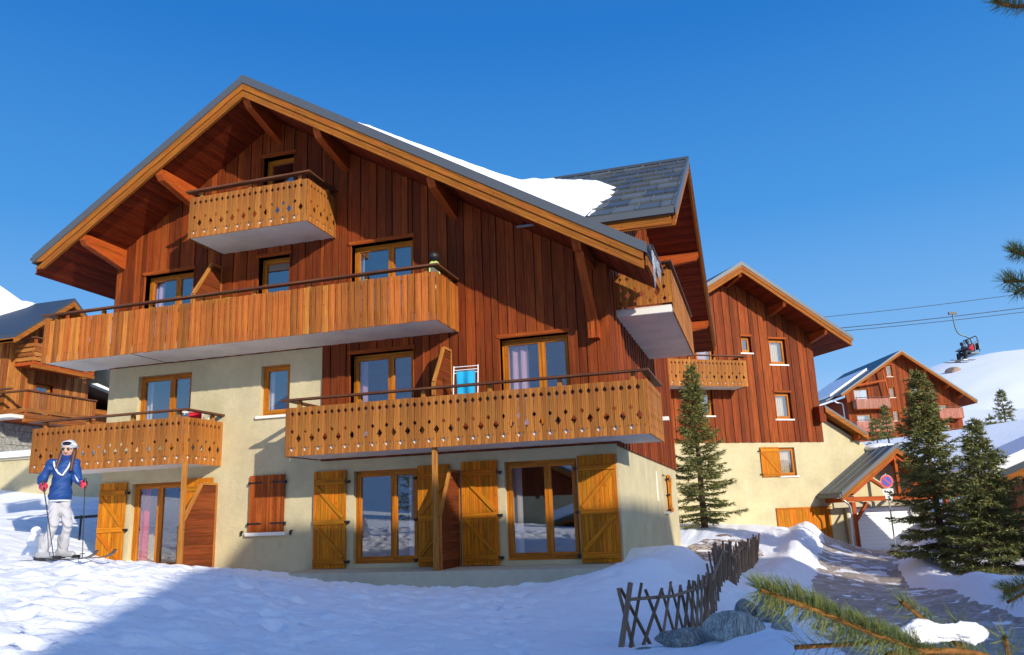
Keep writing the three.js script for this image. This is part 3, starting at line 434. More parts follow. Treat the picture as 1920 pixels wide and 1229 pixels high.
{
  const t = thing('snowboard', 'dark and lime snowboard standing upright on the top long balcony', 'snowboard', [6.28, 5.8, .62], .5), s = new THREE.Shape(); s.absellipse(0, 1.36, .14, .16, 0, Math.PI); s.absellipse(0, .15, .14, .15, Math.PI, Math.PI * 2);
  mesh('deck', flat(new THREE.ExtrudeGeometry(s, { depth: .015, bevelEnabled: false })), plain(.3, .42, .05, .4), t);
  mesh('graphic', [box(-.1, .1, 1.05, 1.42, .016, .02), box(-.08, .08, .3, .5, .016, .02)], M.black, t); for (const y of [.5, 1.0]) mesh('binding', [box(-.12, .12, y - .06, y + .06, .016, .05), rod([-.11, y, .04], [-.11, y + .1, .16], .025), rod([.11, y, .04], [.11, y + .1, .16], .025)], M.black, t);
  const h = mesh('helmet', flat(new THREE.SphereGeometry(.13, 20, 14).scale(1, .9, 1.15)), M.black); h.position.set(6.28, 7.42, .63); tag(h, 'black ski helmet hung on top of the snowboard', 'helmet');
}
{
  const t = thing('sled', 'lime green plastic sled on the top long balcony beside screen', 'sled', [.15, 6.72, .9], .1);
  mesh('sled_body', [hexa([[-.5, 0, -.22], [.5, 0, -.22], [.5, 0, .22], [-.5, 0, .22], [-.56, .1, -.26], [.58, .14, -.26], [.58, .14, .26], [-.56, .1, .26]], 'x'), rod([-.56, .11, .26], [.58, .15, .26], .02), rod([-.56, .11, -.26], [.58, .15, -.26], .02)], plain(.32, .5, .03, .4), t);
  mesh('leg', [box(-.4, -.35, -.94, 0, -.2, .2), box(.35, .4, -.94, 0, -.2, .2)], M.rail, t);
}
{
  const t = thing('drying_rack', 'small white clothes rack at the end of the low left balcony', 'rack', [-.55, 2.8, .75], 1.2), m = M.white;
  for (const x of [-.35, .35]) { mesh('rack_leg', rod([x, 0, .2], [x, 1.16, -.1], .012), m, t); mesh('rack_leg', rod([x, 0, -.2], [x, 1.16, .2], .012), m, t); }
  for (let i = 0; i < 5; i++) mesh('rack_bar', rod([-.38, 1.16, -.1 + i * .075], [.38, 1.16, -.1 + i * .075], .008), m, t);
  const g = new THREE.PlaneGeometry(.34, .42, 12, 6), p = g.attributes.position; for (let i = 0; i < p.count; i++) p.setZ(i, .014 * Math.sin(p.getX(i) * 30)); g.computeVertexNormals();
  const tw = mesh('towel', g, plain(.72, .01, .04, .9, 0, { side: DOUBLE })); tw.position.set(-.45, 3.8, .8); tw.rotation.y = 1.0; tag(tw, 'red cloth hanging over the small rack', 'towel');
}

// ------------------------------------------------------------------ chalet with the garage
const W2 = new THREE.Matrix4();
{
  const c = thing('chalet', 'tall red brown chalet beyond the spruce with garage porch', 'chalet', [16.77, -1.5, -25.54], THREE.MathUtils.degToRad(34.5)), T = new THREE.Matrix4().makeTranslation(0, 1.5, 0), g = new THREE.Group(); // T: heights below are measured from the large chalet's floor
  const R = [-4.75, 13.0], ER = [1.4, 9.36], EL = [-10.9, 9.36], XL = -9.6, roofY = x => R[1] - .592 * Math.abs(x - R[0]), top = x => roofY(x) - .5;
  const O = { w1: [-2.63, -1.63, 8.1, 9.42], w2: [-2.63, -1.67, 5.3, 6.64], ws: [-4.25, -3.67, 8.66, 9.5], wt: [-7.0, -6.2, 5.46, 6.82], wd: [-6.9, -5.9, 6.95, 9.1] };
  mesh('wall', wallGeo([[XL, -1.6], [2.9, -1.6], [2.9, 3.72], [2.35, 4.1], [.0, 5.42], [0, 4.16], [XL, 4.16]], [[-2.74, -1.78, 2.48, 3.88]], .3), M.plaster, c, T);
  mesh('timber_wall', wallGeo([[XL, 4.162], [-.002, 4.162], [-.002, top(0)], [R[0], top(R[0])], [XL, top(XL)]], Object.values(O), .3), M.soffit[0], c, T);
  boards(c, XL, .03, () => 4.14, x => top(x) + .02, Object.values(O), M.clad, T, { breaks: [R[0]], w0: .22, w1: .3 });
  boards(c, .3, 9, () => 4.16, () => top(0), [], M.clad, new THREE.Matrix4().makeTranslation(0, 1.5, 0).multiply(new THREE.Matrix4().makeRotationY(Math.PI / 2)), { w0: .5, w1: .7 });
  mesh('wall', [box(-.3, 0, -1.6, top(0), -9, -.301), box(XL, XL + .3, -1.6, top(XL), -9, -.301), box(XL, 0, -1.6, 8.9, -9.3, -9.001), box(2.6, 2.9, -1.6, 3.7, -6, -.301), box(.001, 2.9, -1.6, 3.7, -6.3, -6.001)], M.plaster, c, T);
  mesh('floor', [[4.1, 4.25], [6.9, 7.05], [9.9, 10]].map(([a, b]) => box(XL + .31, -.31, a, b, -9, -.31, 'x')), M.inner, c, T);
  mesh('partition', box(XL + .31, -.31, -1, 9.2, -3.2, -3.1), M.inner, c, T);
  const put = o => { o.applyMatrix4(T); return o; };
  for (const k of ['w1', 'w2']) put(windowUnit(c, 'window', ...O[k], { split: 0, lined: true, sill: true, set: .14, curtain: M.curtainTan, cspan: [[.1, .75]] }));
  put(windowUnit(c, 'window', ...O.ws, { split: 0, lined: true, sill: true, set: .14 })); put(windowUnit(c, 'window', ...O.wt, { split: 0, lined: true, sill: true, set: .14, curtain: M.curtainWhite, cspan: [[.1, .6]] })); put(windowUnit(c, 'door', ...O.wd, { split: 0, lined: true, set: .14, curtain: M.curtainPink, cspan: [[.1, .8]] }));
  put(windowUnit(c, 'window', -2.74, -1.78, 2.48, 3.88, { split: 0, sill: true, set: .14, curtain: M.curtainTan, cspan: [[.05, .95]] }));
  put(shutter(c, -3.82, -2.76, 2.45, 3.9, { brace: 1, side: -1, hinges: [.1, .88] }));
  put(balcony(c, { x0: -9.6, x1: -4.9, d: 1.2, y: 6.74, top: 8.0, rail: 8.24, fret: true, step: .2, st: .18 }));
  // boarded store doors beside the garage
  const sd = part('door', c, T); for (let i = 0; i < 9; i++) mesh('board', box(-3.15 + i * .336, -2.82 + i * .336, -1.5, .88, .01, .05 + (i === 4 ? .02 : 0)), pick(M.shutter), sd); mesh('frame', [box(-3.25, -3.155, -1.5, .95, .005, .08), box(-3.154, -.05, .885, .95, .005, .08, 'x')], M.frame, sd);
  // roof
  const rf = part('roof', c, T), ZF = 1.5; mesh('roof_sheet', plate(R, ER, -.2, -.02, -9.6, ZF - .02), M.metal, rf); mesh('roof_sheet', plate(R, EL, -.2, -.02, -9.6, ZF - .02), M.metal, rf);
  soffit(rf, R, ER, -.44, -9.5, ZF - .1, null, .2); soffit(rf, R, EL, -.44, -9.5, ZF - .1, null, .2); barge(rf, R, ER, 0, -.2, -.56, ZF, null, .1); barge(rf, R, EL, 0, -.2, -.56, ZF, null, .1);
  mesh('eave_board', box(ER[0] - .06, ER[0] - .02, ER[1] - .44, ER[1] - .2, -9.5, ZF - .12, 'z'), M.fascia, rf);
  for (const x of [R[0], -2.35, -.05]) purlin(rf, x, top(x) + .04, 0, ZF - .12, null, .28, .5);
  mesh('roof_snow', plate([-3, roofY(-3) + .0], [1.2, roofY(1.2)], -.01, .13, -9, ZF - .35), M.farSnow, rf);
  // lean-to roof
  const lr = part('roof', c, T), r2 = [-.1, 5.95], e2 = [2.36, 4.52]; mesh('roof_sheet', plate(r2, e2, -.12, 0, -6.3, .58), M.grey, lr); mesh('soffit', plate(r2, e2, -.3, -.2, -6.3, .5), M.fascia, lr); mesh('barge_board', plate(r2, e2, -.36, -.121, .52, .6, 'x'), M.fascia, lr); purlin(lr, 1.9, 4.5, 0, .5, null, .26, .32); mesh('roof_snow', plate([.6, 5.54], [2.1, 4.67], 0, .1, -5, .1), M.farSnow, lr);
  mesh('eave_stub', box(-.4, -.02, 5.1, 5.9, .05, .5), M.soffit[2], c, T);
  // garage with its porch: own things
  const PB = new THREE.Matrix4().makeRotationY(THREE.MathUtils.degToRad(34.5)).setPosition(16.77, 0, -25.54); W2.copy(PB);
}
{
  const p0 = V(2.9, -1.6, 0).applyMatrix4(W2), t = thing('garage_porch', 'timber garage porch with grey metal gable roof', 'porch', p0.toArray(), THREE.MathUtils.degToRad(34.5)), T = new THREE.Matrix4().makeTranslation(-2.9, 1.6, 0);
  const R = [2.9, 3.82], EL = [-.72, 1.55], ER = [6.5, 1.55], zf = 1.75;
  for (const [E, s] of [[EL, -1], [ER, 1]]) {
    for (let i = 0; i < 4; i++) { const z0 = -.3 + i * .51, z1 = z0 + .5; if (s < 0) mesh('roof_panel', [plate(R, E, -.1, -.0, Math.max(z0, .003), z1), plate(R, E, 0, .045, z1 - .04, z1)], pick(M.tile), t, T); }
    if (s > 0) mesh('roof_sheet', plate(R, E, -.1, 0, -4, zf - .02), M.metal, t, T);
    mesh('verge', plate(R, E, -.16, .03, zf - .015, zf + .03), M.grey, t, T); mesh('barge_board', plate(R, E, -.42, -.161, zf - .06, zf + .01, [1, -s * .6, 0]), M.fascia, t, T);
    mesh('soffit', plate(R, E, -.2, -.12, .004, zf - .07), M.fascia, t, T);
    const sx = s < 0 ? .05 : 5.75; mesh('rafter', bar([2.9, 3.3, 1.5], [sx, 1.5, 1.5], .18, .22, [0, 0, 1]), M.purlin, t, T); mesh('strut', bar([2.9 + s * 1.75, 2.25, 1.5], [2.9 + s * .2, 1.35, 1.5], .14, .16, [0, 0, 1]), M.purlin, t, T);
    mesh('post', box(sx - .1, sx + .1, -1.6, 1.1, 1.38, 1.6), M.purlin, t, T); mesh('brace', bar([sx, .1, 1.49], [sx - s * .85, 1.05, 1.49], .12, .14, [0, 0, 1]), M.purlin, t, T);
  }
  mesh('tie_beam', box(-.5, 6.3, 1.12, 1.34, 1.38, 1.61, 'x'), M.purlin, t, T); mesh('king_post', box(2.82, 2.98, 1.341, 3.2, 1.42, 1.58), M.purlin, t, T); mesh('cross_beam', [box(-.3, -.1, 1.1, 1.3, .01, 1.37, 'z'), box(5.9, 6.1, 1.1, 1.3, .01, 1.37, 'z')], M.purlin, t, T);
  mesh('gable_wall', wallGeo([[2.905, -1.6], [6.2, -1.6], [6.2, 1.55], [2.905, 3.6]], [], .25), M.plaster, t, new THREE.Matrix4().makeTranslation(-2.9, 1.6, -.01)); mesh('lintel_band', box(.1, 5.9, .84, 1.1, .01, .1, 'x'), M.concrete, t, T);
  mesh('gutter', box(EL[0] - .12, EL[0], EL[1] - .22, EL[1] - .06, .004, zf, 'z'), M.grey, t, T); mesh('downpipe', tube([[-.75, 1.4, 1.5], [-.5, 1.15, 1.66], [-.28, .9, 1.7], [-.26, .2, 1.7], [-.26, -1.4, 1.7]].map(p => p), .05, 30, 8), M.zinc, t, T);
  const d0 = V(3.0, -1.6, .12).applyMatrix4(W2), d = thing('garage_door', 'white ribbed sectional garage door under the timber porch', 'garage door', d0.toArray(), THREE.MathUtils.degToRad(34.5));
  for (let i = 0; i < 12; i++) mesh('door_slat', hexa([[-2.15, i * .2, 0], [2.2, i * .2, 0], [2.2, i * .2, .05], [-2.15, i * .2, .05], [-2.15, i * .2 + .192, 0], [2.2, i * .2 + .192, 0], [2.2, i * .2 + .192, .035], [-2.15, i * .2 + .192, .035]], 'x'), M.white, d);
  mesh('frame', [box(-2.28, -2.16, 0, 2.44, -.02, .1), box(2.21, 2.33, 0, 2.44, -.02, .1), box(-2.28, 2.33, 2.405, 2.46, -.02, .1, 'x')], M.plaster, d); mesh('handle_bar', box(-1.4, .1, 2.02, 2.06, .05, .08, 'x'), M.white, d);
  const heap = new THREE.SphereGeometry(1, 24, 12).scale(.9, .26, .8), hp = heap.attributes.position; for (let i = 0; i < hp.count; i++) hp.setY(i, hp.getY(i) + .08 * fbm(hp.getX(i) * 2, hp.getZ(i) * 2, 3)); heap.computeVertexNormals();
  const hm = mesh('snow_heap', heap, M.farSnow); hm.position.copy(V(3.35, 3.78, .1).applyMatrix4(W2)); tag(hm, 'lump of snow sitting on the garage porch ridge', 'snow', null, 'stuff');
}
{ // round no parking sign with its plates
  const t = thing('road_sign', 'round red and blue no parking sign with two white plates on a post', 'sign', [18.05, ground(18.05, -15) - .1, -14.9], .32), y = 3.0 + .0, b = t.position.y, H = 1.78 - b;
  mesh('post', rod([0, 0, -.03], [0, H + .3, -.03], .03), M.zinc, t);
  const disc = (r, z, m, n) => { const g = new THREE.CylinderGeometry(r, r, .01, 40); g.rotateX(Math.PI / 2); g.translate(0, H, z); return mesh(n, flat(g), m, t); };
  disc(.245, 0, M.white, 'rim'); disc(.235, .008, plain(.62, .02, .03, .4), 'red_ring'); disc(.172, .016, plain(.015, .05, .4, .4), 'blue_disc');
  mesh('slash', bar([-.13, H + .13, .024], [.13, H - .13, .024], .045, .008, [0, 0, 1]), plain(.62, .02, .03, .4), t);
  const p1 = mesh('plate', box(-.2, .2, H - .47, H - .27, -.005, .006), M.white, t); mesh('tow_symbol', [box(-.15, -.02, H - .4, H - .36, .006, .009), box(-.15, -.08, H - .36, H - .32, .006, .009), bar([-.02, H - .38, .008], [.06, H - .33, .008], .015, .004, [0, 0, 1]), box(.05, .16, H - .4, H - .36, .006, .009), ...[-.12, -.05, .08, .14].map(x => { const g = new THREE.CylinderGeometry(.016, .016, .004, 12); g.rotateX(Math.PI / 2); g.translate(x, H - .41, .008); return flat(g); })], M.black, p1);
  mesh('plate', box(-.13, .13, H - .68, H - .5, -.005, .006), M.white, t);
}
// ------------------------------------------------------------------ far chalet with many balconies
{
  const c = thing('chalet', 'distant chalet with stacked pink balconies below the ski slope', 'chalet', [32.52, 8, -94.83], THREE.MathUtils.degToRad(17.5)), T = new THREE.Matrix4().makeTranslation(0, -8, -1.2);
  const R = [0, 20.35], EL = [-8.6, 14.9], ER = [8.9, 13.5], roofY = x => x < 0 ? R[1] + x * (R[1] - EL[1]) / 8.6 : R[1] - x * (R[1] - ER[1]) / 8.9, top = x => roofY(x) - .45;
  const O = [[-1.6, -.85, 17.1, 18.6], [-1.6, -.9, 14.35, 15.65], [-1.5, -.8, 11.3, 12.65], [-6.3, -4.4, 12.95, 15.6], [-6.3, -4.4, 10.1, 12.3], [1.2, 2.3, 14.3, 15.7], [4.5, 5.7, 11.4, 13.2], [4.6, 5.8, 8.6, 10.6], [1.3, 2.3, 11.3, 12.7]];
  mesh('wall', wallGeo([[-7.3, 4], [7.4, 4], [7.4, 9.6], [-7.3, 9.6]], [], .3), M.plaster, c, T);
  mesh('timber_wall', wallGeo([[-7.3, 8.4], [7.4, 8.4], [7.4, top(7.4)], [0, top(0)], [-7.3, top(-7.3)]], O, .3), M.soffit[0], c, new THREE.Matrix4().makeTranslation(0, -8, -1.19));
  boards(c, -7.3, 7.4, () => 8.4, x => top(x) + .02, O, M.clad, T, { w0: .32, w1: .5, breaks: [0] });
  mesh('wall', [box(-7.3, -7, 4, 14.6, -16, -.301), box(7.1, 7.4, 4, 14, -16, -.301), box(-7.3, 7.4, 4, 14, -16.3, -16.001), box(-6.9, 7, 4, 13.6, -3, -2.9), box(-3, 3, 13.601, 17.5, -3, -2.9)], M.soffit[1], c, T);
  O.forEach((o, i) => { const w = windowUnit(c, i === 3 || i === 4 ? 'door' : 'window', ...o, { split: 0, set: .12, sill: i < 3, lined: true, curtain: i === 3 || i === 4 ? M.curtainWhite : i === 6 ? M.curtainWhite : null, cspan: [[.1, .6]] }); w.applyMatrix4(T); });
  const rose = vary(.5, .22, .17, 3, .1);
  const bal = (x0, x1, y, d) => { const g = part('balcony', c, T); mesh('slab', box(x0, x1, y - .18, y, .0, d - .03, 'x'), M.purlin, g); const n = Math.round((x1 - x0) / .2), gs = []; for (let i = 0; i < n; i++) gs.push(box(x0 + i * (x1 - x0) / n + .01, x0 + (i + 1) * (x1 - x0) / n - .01, y - .1, y + 1.15, d - .03, d)); for (const x of [x0, x1 - .03]) for (let z = .05; z < d - .1; z += .2) gs.push(box(x, x + .03, y - .1, y + 1.15, z, z + .18)); mesh('pickets', gs, pick(rose), g); mesh('hand_rail', box(x0 - .05, x1 + .05, y + 1.3, y + 1.38, d - .08, d + .05, 'x'), M.rail, g); for (const x of [x0 + .05, (x0 + x1) / 2, x1 - .13]) mesh('post', box(x, x + .08, y, y + 1.3, d - .12, d - .04), M.rail, g); };
  bal(-6.6, -2.2, 13.0, 1.2); bal(-6.9, -2.1, 10.1, 1.2); bal(1.0, 3.6, 13.6, 1.1); bal(3.9, 7.0, 11.4, 1.2); bal(3.2, 7.0, 8.6, 1.2); bal(.8, 3.4, 10.8, 1.1);
  const rf = part('roof', c, T), ZF = 1.5; mesh('roof_sheet', [plate(R, EL, -.2, -.02, -16.6, ZF), plate([EL[0], EL[1]], [EL[0] - 1.2, EL[1] - .5], -.2, -.02, -16.6, -.4)], M.metal, rf); mesh('roof_sheet', plate(R, ER, -.2, -.02, -16.6, ZF), M.metal, rf);
  mesh('soffit', plate(R, EL, -.42, -.3, -16, ZF - .1), M.soffit[1], rf); mesh('soffit', plate(R, ER, -.42, -.3, -16, ZF - .1), M.soffit[1], rf); barge(rf, R, EL, .0, -.22, -.56, ZF + .03, null, .1); barge(rf, R, ER, .0, -.22, -.56, ZF + .03, null, .1);
  for (const x of [-4.8, -2.4, 0, 2.9, 5.6, 7.2]) purlin(rf, x, top(x) + .03, 0, ZF - .1, null, .3, .5, .25);
  mesh('roof_snow', plate([-2.9, roofY(-2.9)], [EL[0] + .3, EL[1] + .2], -.01, .28, -15, -2.6), M.farSnow, rf);
  mesh('truss', [bar([-6.6, 15.9, .9], [-2.4, 16.5, .9], .2, .22), bar([-2.5, 17.9, .9], [-2.1, 14.6, .9], .16, .16)], M.purlin, c, T);
  mesh('downpipe', tube([[-8.6, 14.5, -1], [-8.3, 14.1, -1], [-7.5, 13.9, -1], [-7.42, 13.2, -1], [-7.42, 9, -1]], .08, 30, 6), M.white, c, T);
}
// ------------------------------------------------------------------ chalet on a stone base, beyond the skier
{
  const c = thing('chalet', 'orange timber chalet on a stone base beyond the skier', 'chalet', [-19.4, 3, -12.1], Math.PI / 2), T = new THREE.Matrix4().makeTranslation(0, -3, 0);
  // local x runs away from the viewer; ridge at x = 0
  const R = [0, 12.35], EF = [-3.1, 9.9], EB = [5.2, 8.2], roofY = x => x < 0 ? R[1] + x * .79 : R[1] - x * .79, top = x => roofY(x) - .4, orangeTimber = vary(.43, .155, .04, 4, .25);  // orange timber tones, differing at random from board to board
  const O = [[-.6, .4, 6.35, 8.1]];
  mesh('timber_wall', wallGeo([[-2.2, 6.1], [2.6, 6.1], [2.6, top(2.6)], [0, top(0)], [-2.2, top(-2.2)]], O, .3), M.soffit[0], c, T);
  boards(c, -2.2, 2.6, () => 6.1, x => top(x) + .02, O, orangeTimber, T, { w0: .2, w1: .28, breaks: [0] });
  windowUnit(c, 'door', ...O[0], { split: 0, set: .14, lined: true }).applyMatrix4(T);
  // viewer-facing side wall: local plane x = -2.2
  const PF = new THREE.Matrix4().makeTranslation(-2.2, -3, 0).multiply(new THREE.Matrix4().makeRotationY(-Math.PI / 2)), O2 = [[-2.6, -1.3, 6.35, 8.0]];
  mesh('timber_wall', wallGeo([[-14, 6.1], [-.301, 6.1], [-.301, 10.3], [-14, 10.3]], O2, .3), M.soffit[0], c, PF); boards(c, -14, 0, () => 6.1, () => 10.3, O2, orangeTimber, PF); windowUnit(c, 'door', ...O2[0], { P: PF, set: .14, lined: true });
  mesh('wall', [box(-2.25, 2.6, 2, 6.1, -14, .02), box(2.3, 2.6, 6.1, 9, -14, -.301)], M.stone, c, T);
  { // squared rubble stones on the two faces one can see
    for (let r = 0; r < 12; r++) for (let x = -6 + (r % 2) * .3; x < -.1;) { const w = rr(.35, .8); mesh('stone', box(x + .012, Math.min(x + w, .03) - .012, 2.2 + r * .32, 2.2 + r * .32 + .3, .02, .08 + rr(0, .04), 'x'), M.stone, c, new THREE.Matrix4().makeTranslation(-2.25, -3, 0).multiply(new THREE.Matrix4().makeRotationY(-Math.PI / 2))); x += w; }
    for (let r = 0; r < 12; r++) for (let x = -2.25 + (r % 2) * .2; x < 2.5;) { const w = rr(.35, .8); mesh('stone', box(x + .012, Math.min(x + w, 2.58) - .012, 2.2 + r * .32, 2.2 + r * .32 + .3, .02, .07 + rr(0, .04), 'x'), M.stone, c, T); x += w; }
  }
  const bal = (x0, x1, y, d, fr) => { const g = part('balcony', c, T); mesh('slab', box(x0, x1, y - .16, y, .0, d, 'x'), M.purlin, g); mesh('beam', box(x0 - .04, x1, y - .3, y - .161, d - .14, d + .04, 'x'), M.fascia, g); for (const [a, b] of fr) mesh('plank', box(x0, x1, y + a, y + b, d - .02, d + .02, 'x'), pick(orangeTimber), g); for (const [a, b] of fr) mesh('plank', box(x0 - .02, x0 + .02, y + a, y + b, .02, d - .03, 'z'), pick(orangeTimber), g); const n = 4; for (let i = 0; i < n; i++) { const x = lerp(x0 + .06, x1 - .06, i / (n - 1)); mesh('post', box(x - .06, x + .06, y, y + 1.1, d - .12, d - .021), M.purlin, g); } mesh('hand_rail', [box(x0 - .08, x1, y + 1.101, y + 1.17, d - .12, d + .06, 'x'), box(x0 - .08, x0 + .1, y + 1.1, y + 1.169, .02, d - .121, 'z')], M.rail, g); return g; };
  bal(-1.9, 1.7, 8.85, 1.2, [[.05, .22], [.27, .44], [.49, .66], [.71, .88]]);
  const lb = bal(-2.4, 1.6, 6.25, 1.6, [[-.14, .1], [.16, .34]]); for (let i = 0; i < 26; i++) mesh('picket', box(-2.3 + i * .15, -2.19 + i * .15, 6.6, 7.34, 1.55, 1.58), pick(orangeTimber), lb);
  const fb = part('balcony', c, PF); mesh('slab', box(-7, 1.5, 6.1, 6.25, .02, .9, 'x'), M.slab, fb); mesh('plank', [box(-7, .2, 6.15, 6.5, .86, .9, 'x')], orangeTimber[1], fb); for (let i = 0; i < 40; i++) mesh('picket', box(-7 + i * .18, -6.88 + i * .18, 6.52, 7.3, .86, .89), pick(orangeTimber), fb); mesh('hand_rail', box(-7, 1.4, 7.35, 7.42, .8, .96, 'x'), M.rail, fb);
  const rf = part('roof', c, T), ZF = 1.3; mesh('roof_sheet', plate(R, EF, -.16, -.0, -14, ZF), M.metal, rf); mesh('roof_sheet', plate(R, [1.6, R[1] - 1.26], -.16, 0, -14, ZF), M.metal, rf); mesh('roof_sheet', plate([1.6, R[1] - 1.26], EB, -.16, 0, -14, .3), M.metal, rf);
  mesh('soffit', plate(R, EF, -.34, -.22, -13.9, ZF - .1), M.fascia, rf); mesh('soffit', plate(R, [1.6, R[1] - 1.26], -.34, -.22, -13.9, ZF - .1), M.fascia, rf); mesh('barge_board', plate(R, EF, -.42, -.161, ZF - .05, ZF + .02, 'x'), M.fascia, rf); mesh('barge_board', plate(R, [1.6, R[1] - 1.26], -.42, -.161, ZF - .05, ZF + .02, 'x'), M.fascia, rf);
  mesh('truss', [bar([-1.7, 10.6, .9], [1.2, 10.9, .9], .16, .18), box(-.08, .08, 10.8, 11.9, .82, .98)], M.purlin, rf); mesh('eave_board', box(EF[0] + .0, EF[0] + .05, EF[1] - .36, EF[1] - .16, -14, ZF - .06, 'z'), M.fascia, rf);
  { // snow on the upper roof
    const pos = [], idx = [], nx = 24, nz = 40; for (let j = 0; j <= nz; j++) for (let i = 0; i <= nx; i++) { const x = lerp(-2.6, .3, i / nx), z = lerp(-13.5, 1.1, j / nz), lim = -1.1 + 1.5 * x + .5 * fbm(x, z, 2), t = Math.min(.34, (lim - z) * .35) ; pos.push(x, roofY(x) + Math.max(t, -.1), z); }
    for (let j = 0; j < nz; j++) for (let i = 0; i < nx; i++) { const a = j * (nx + 1) + i, b = a + nx + 1; idx.push(a, b, a + 1, b, b + 1, a + 1); }
    const g = new THREE.BufferGeometry(); g.setAttribute('position', new THREE.Float32BufferAttribute(pos, 3)); g.setIndex(idx); g.computeVertexNormals(); mesh('roof_snow', g, plain(.9, .9, .91, .8, 0, { side: DOUBLE }), rf);
  }
  // lower roof towards the viewer and the rear annexe
  mesh('annexe_roof', hexa([[-4.6, 7.35, -14], [-4.6, 7.35, -2.6], [-2.28, 8.7, -2.6], [-2.28, 8.7, -14], [-4.6, 7.5, -14], [-4.6, 7.5, -2.6], [-2.28, 8.85, -2.6], [-2.28, 8.85, -14]], 'z'), M.metal, c, T);
  mesh('annexe_wall', box(2.9, 8.5, 2, 7.4, -9, -.6), orangeTimber[0], c, T); mesh('annexe_roof', hexa([[2.7, 8.4, -9], [2.7, 8.4, .1], [9, 7.3, .1], [9, 7.3, -9], [2.7, 8.55, -9], [2.7, 8.55, .1], [9, 7.45, .1], [9, 7.45, -9]], 'z'), M.metal, c, T); mesh('annexe_snow', hexa([[3.4, 8.44, -9], [3.4, 8.44, -.2], [9, 7.46, -.2], [9, 7.46, -9], [3.6, 8.75, -9], [3.6, 8.75, -.4], [9, 7.75, -.4], [9, 7.75, -9]], 'z'), M.farSnow, c, T); mesh('annexe_beam', box(2.7, 9, 7.05, 7.29, -.2, .0, 'x'), M.fascia, c, T);
}
{
  const w = thing('garden_wall', 'cream plastered retaining wall capped with snow behind the skier', 'wall', [-17.5, 1.5, -8.6], 0), g = new THREE.PlaneGeometry(16, 1.2, 60, 6);
  mesh('wall_face', box(-9, 9.6, -1, 2.65, -.3, 0, 'x'), M.plaster, w); mesh('coping', box(-9.05, 9.65, 2.651, 2.75, -.36, .08, 'x'), M.concrete, w);
  const pos = new THREE.SphereGeometry(1, 48, 10).scale(9.4, .28, .34), p = pos.attributes.position; for (let i = 0; i < p.count; i++) p.setY(i, Math.max(p.getY(i), -.02) + .05 * fbm(p.getX(i) * 1.5, p.getZ(i) * 2, 3)); pos.translate(.2, 2.77, -.12); pos.computeVertexNormals(); mesh('snow_cap', pos, M.farSnow, w);
}
{
  const t = thing('barrier', 'low dark rail barrier between the skier and the large chalet', 'barrier', [-6.3, ground(-6.3, -1.4) - .1, -1.4], .25);
  for (const x of [.2, 1.1]) mesh('post', rod([x, 0, 0], [x, .8, 0], .03), M.iron, t); mesh('rail', bar([0, .74, 0], [1.5, .8, 0], .05, .08), M.iron, t);
}
// ------------------------------------------------------------------ dark cabin at the picture edge, and the chalets behind the photographer
function simpleChalet(name, label, pos, turn, o) { // gable to local +z
  const c = thing(name, label, 'chalet', pos, turn), { w, d, hw, m, ov = 1.2 } = o, hr = hw + m * (w / 2), R = [0, hr + m * .0 + .5], E = s => [s * (w / 2 + ov), hr + .5 - m * (w / 2 + ov)], base = -2;
  const O = o.holes || [[-w * .3, -w * .3 + 1.4, 3, 5.1], [w * .15, w * .15 + 1.4, 3, 5.1], [-w * .3, -w * .3 + 1.4, .3, 2.4], [w * .15, w * .15 + 1.4, .3, 2.4]].filter(q => q[3] < hw);
  mesh('timber_wall', wallGeo([[-w / 2, base], [w / 2, base], [w / 2, hw], [0, hr], [-w / 2, hw]], O, .3), M.soffit[0], c); boards(c, -w / 2, w / 2, () => o.plinth ?? 2.6, x => hr - m * Math.abs(x) + .02, O, o.mats || M.clad, null, { w0: .3, w1: .4, breaks: [0] });
  mesh('wall', [box(-w / 2, -w / 2 + .3, base, hw, -d, -.301), box(w / 2 - .3, w / 2, base, hw, -d, -.301), slabXY([[-w / 2, base], [w / 2, base], [w / 2, hw], [0, hr]], -d - .3, -d - .001), slabXY([[-w / 2, base], [0, hw], [0, hr], [-w / 2, hw]], -d - .3, -d - .002), box(-w / 2 + .31, w / 2 - .31, base, hw - .1, -3, -2.9)], o.wallMat || M.soffit[1], c);
  if (o.plinth !== 0) mesh('plinth', box(-w / 2 - .02, w / 2 + .02, base, (o.plinth ?? 2.6) - .0, .002, .04, 'x'), o.plinthMat || M.plaster, c).visible = true;
  for (const q of O) windowUnit(c, 'window', ...q, { set: .1, split: .5 });
  const rf = part('roof', c), Z0 = -d - ov, Z1 = ov + .3; for (const s of [-1, 1]) { mesh('roof_sheet', plate(R, E(s), -.2, 0, Z0, Z1), M.metal, rf); mesh('soffit', plate(R, E(s), -.42, -.21, Z0, Z1 - .1), M.soffit[1], rf); mesh('barge_board', plate(R, E(s), -.5, -.201, Z1 - .05, Z1 + .03, 'x'), M.fascia, rf); mesh('roof_snow', plate([R[0], R[1] + .02], [E(s)[0] * .99, E(s)[1] + .03], -.01, o.snow ?? .35, Z0 + .1, Z1 - .15), M.farSnow, rf); }
  return c;
}
simpleChalet('cabin', 'dark timber cabin with a snow laden roof beside the dark spruces', [25.2, -.6, -13], .0, { w: 7.0, d: 7, hw: 2.2, m: .4, ov: .9, mats: M.darkWood, plinth: 0, holes: [], wallMat: M.darkWood[0] });
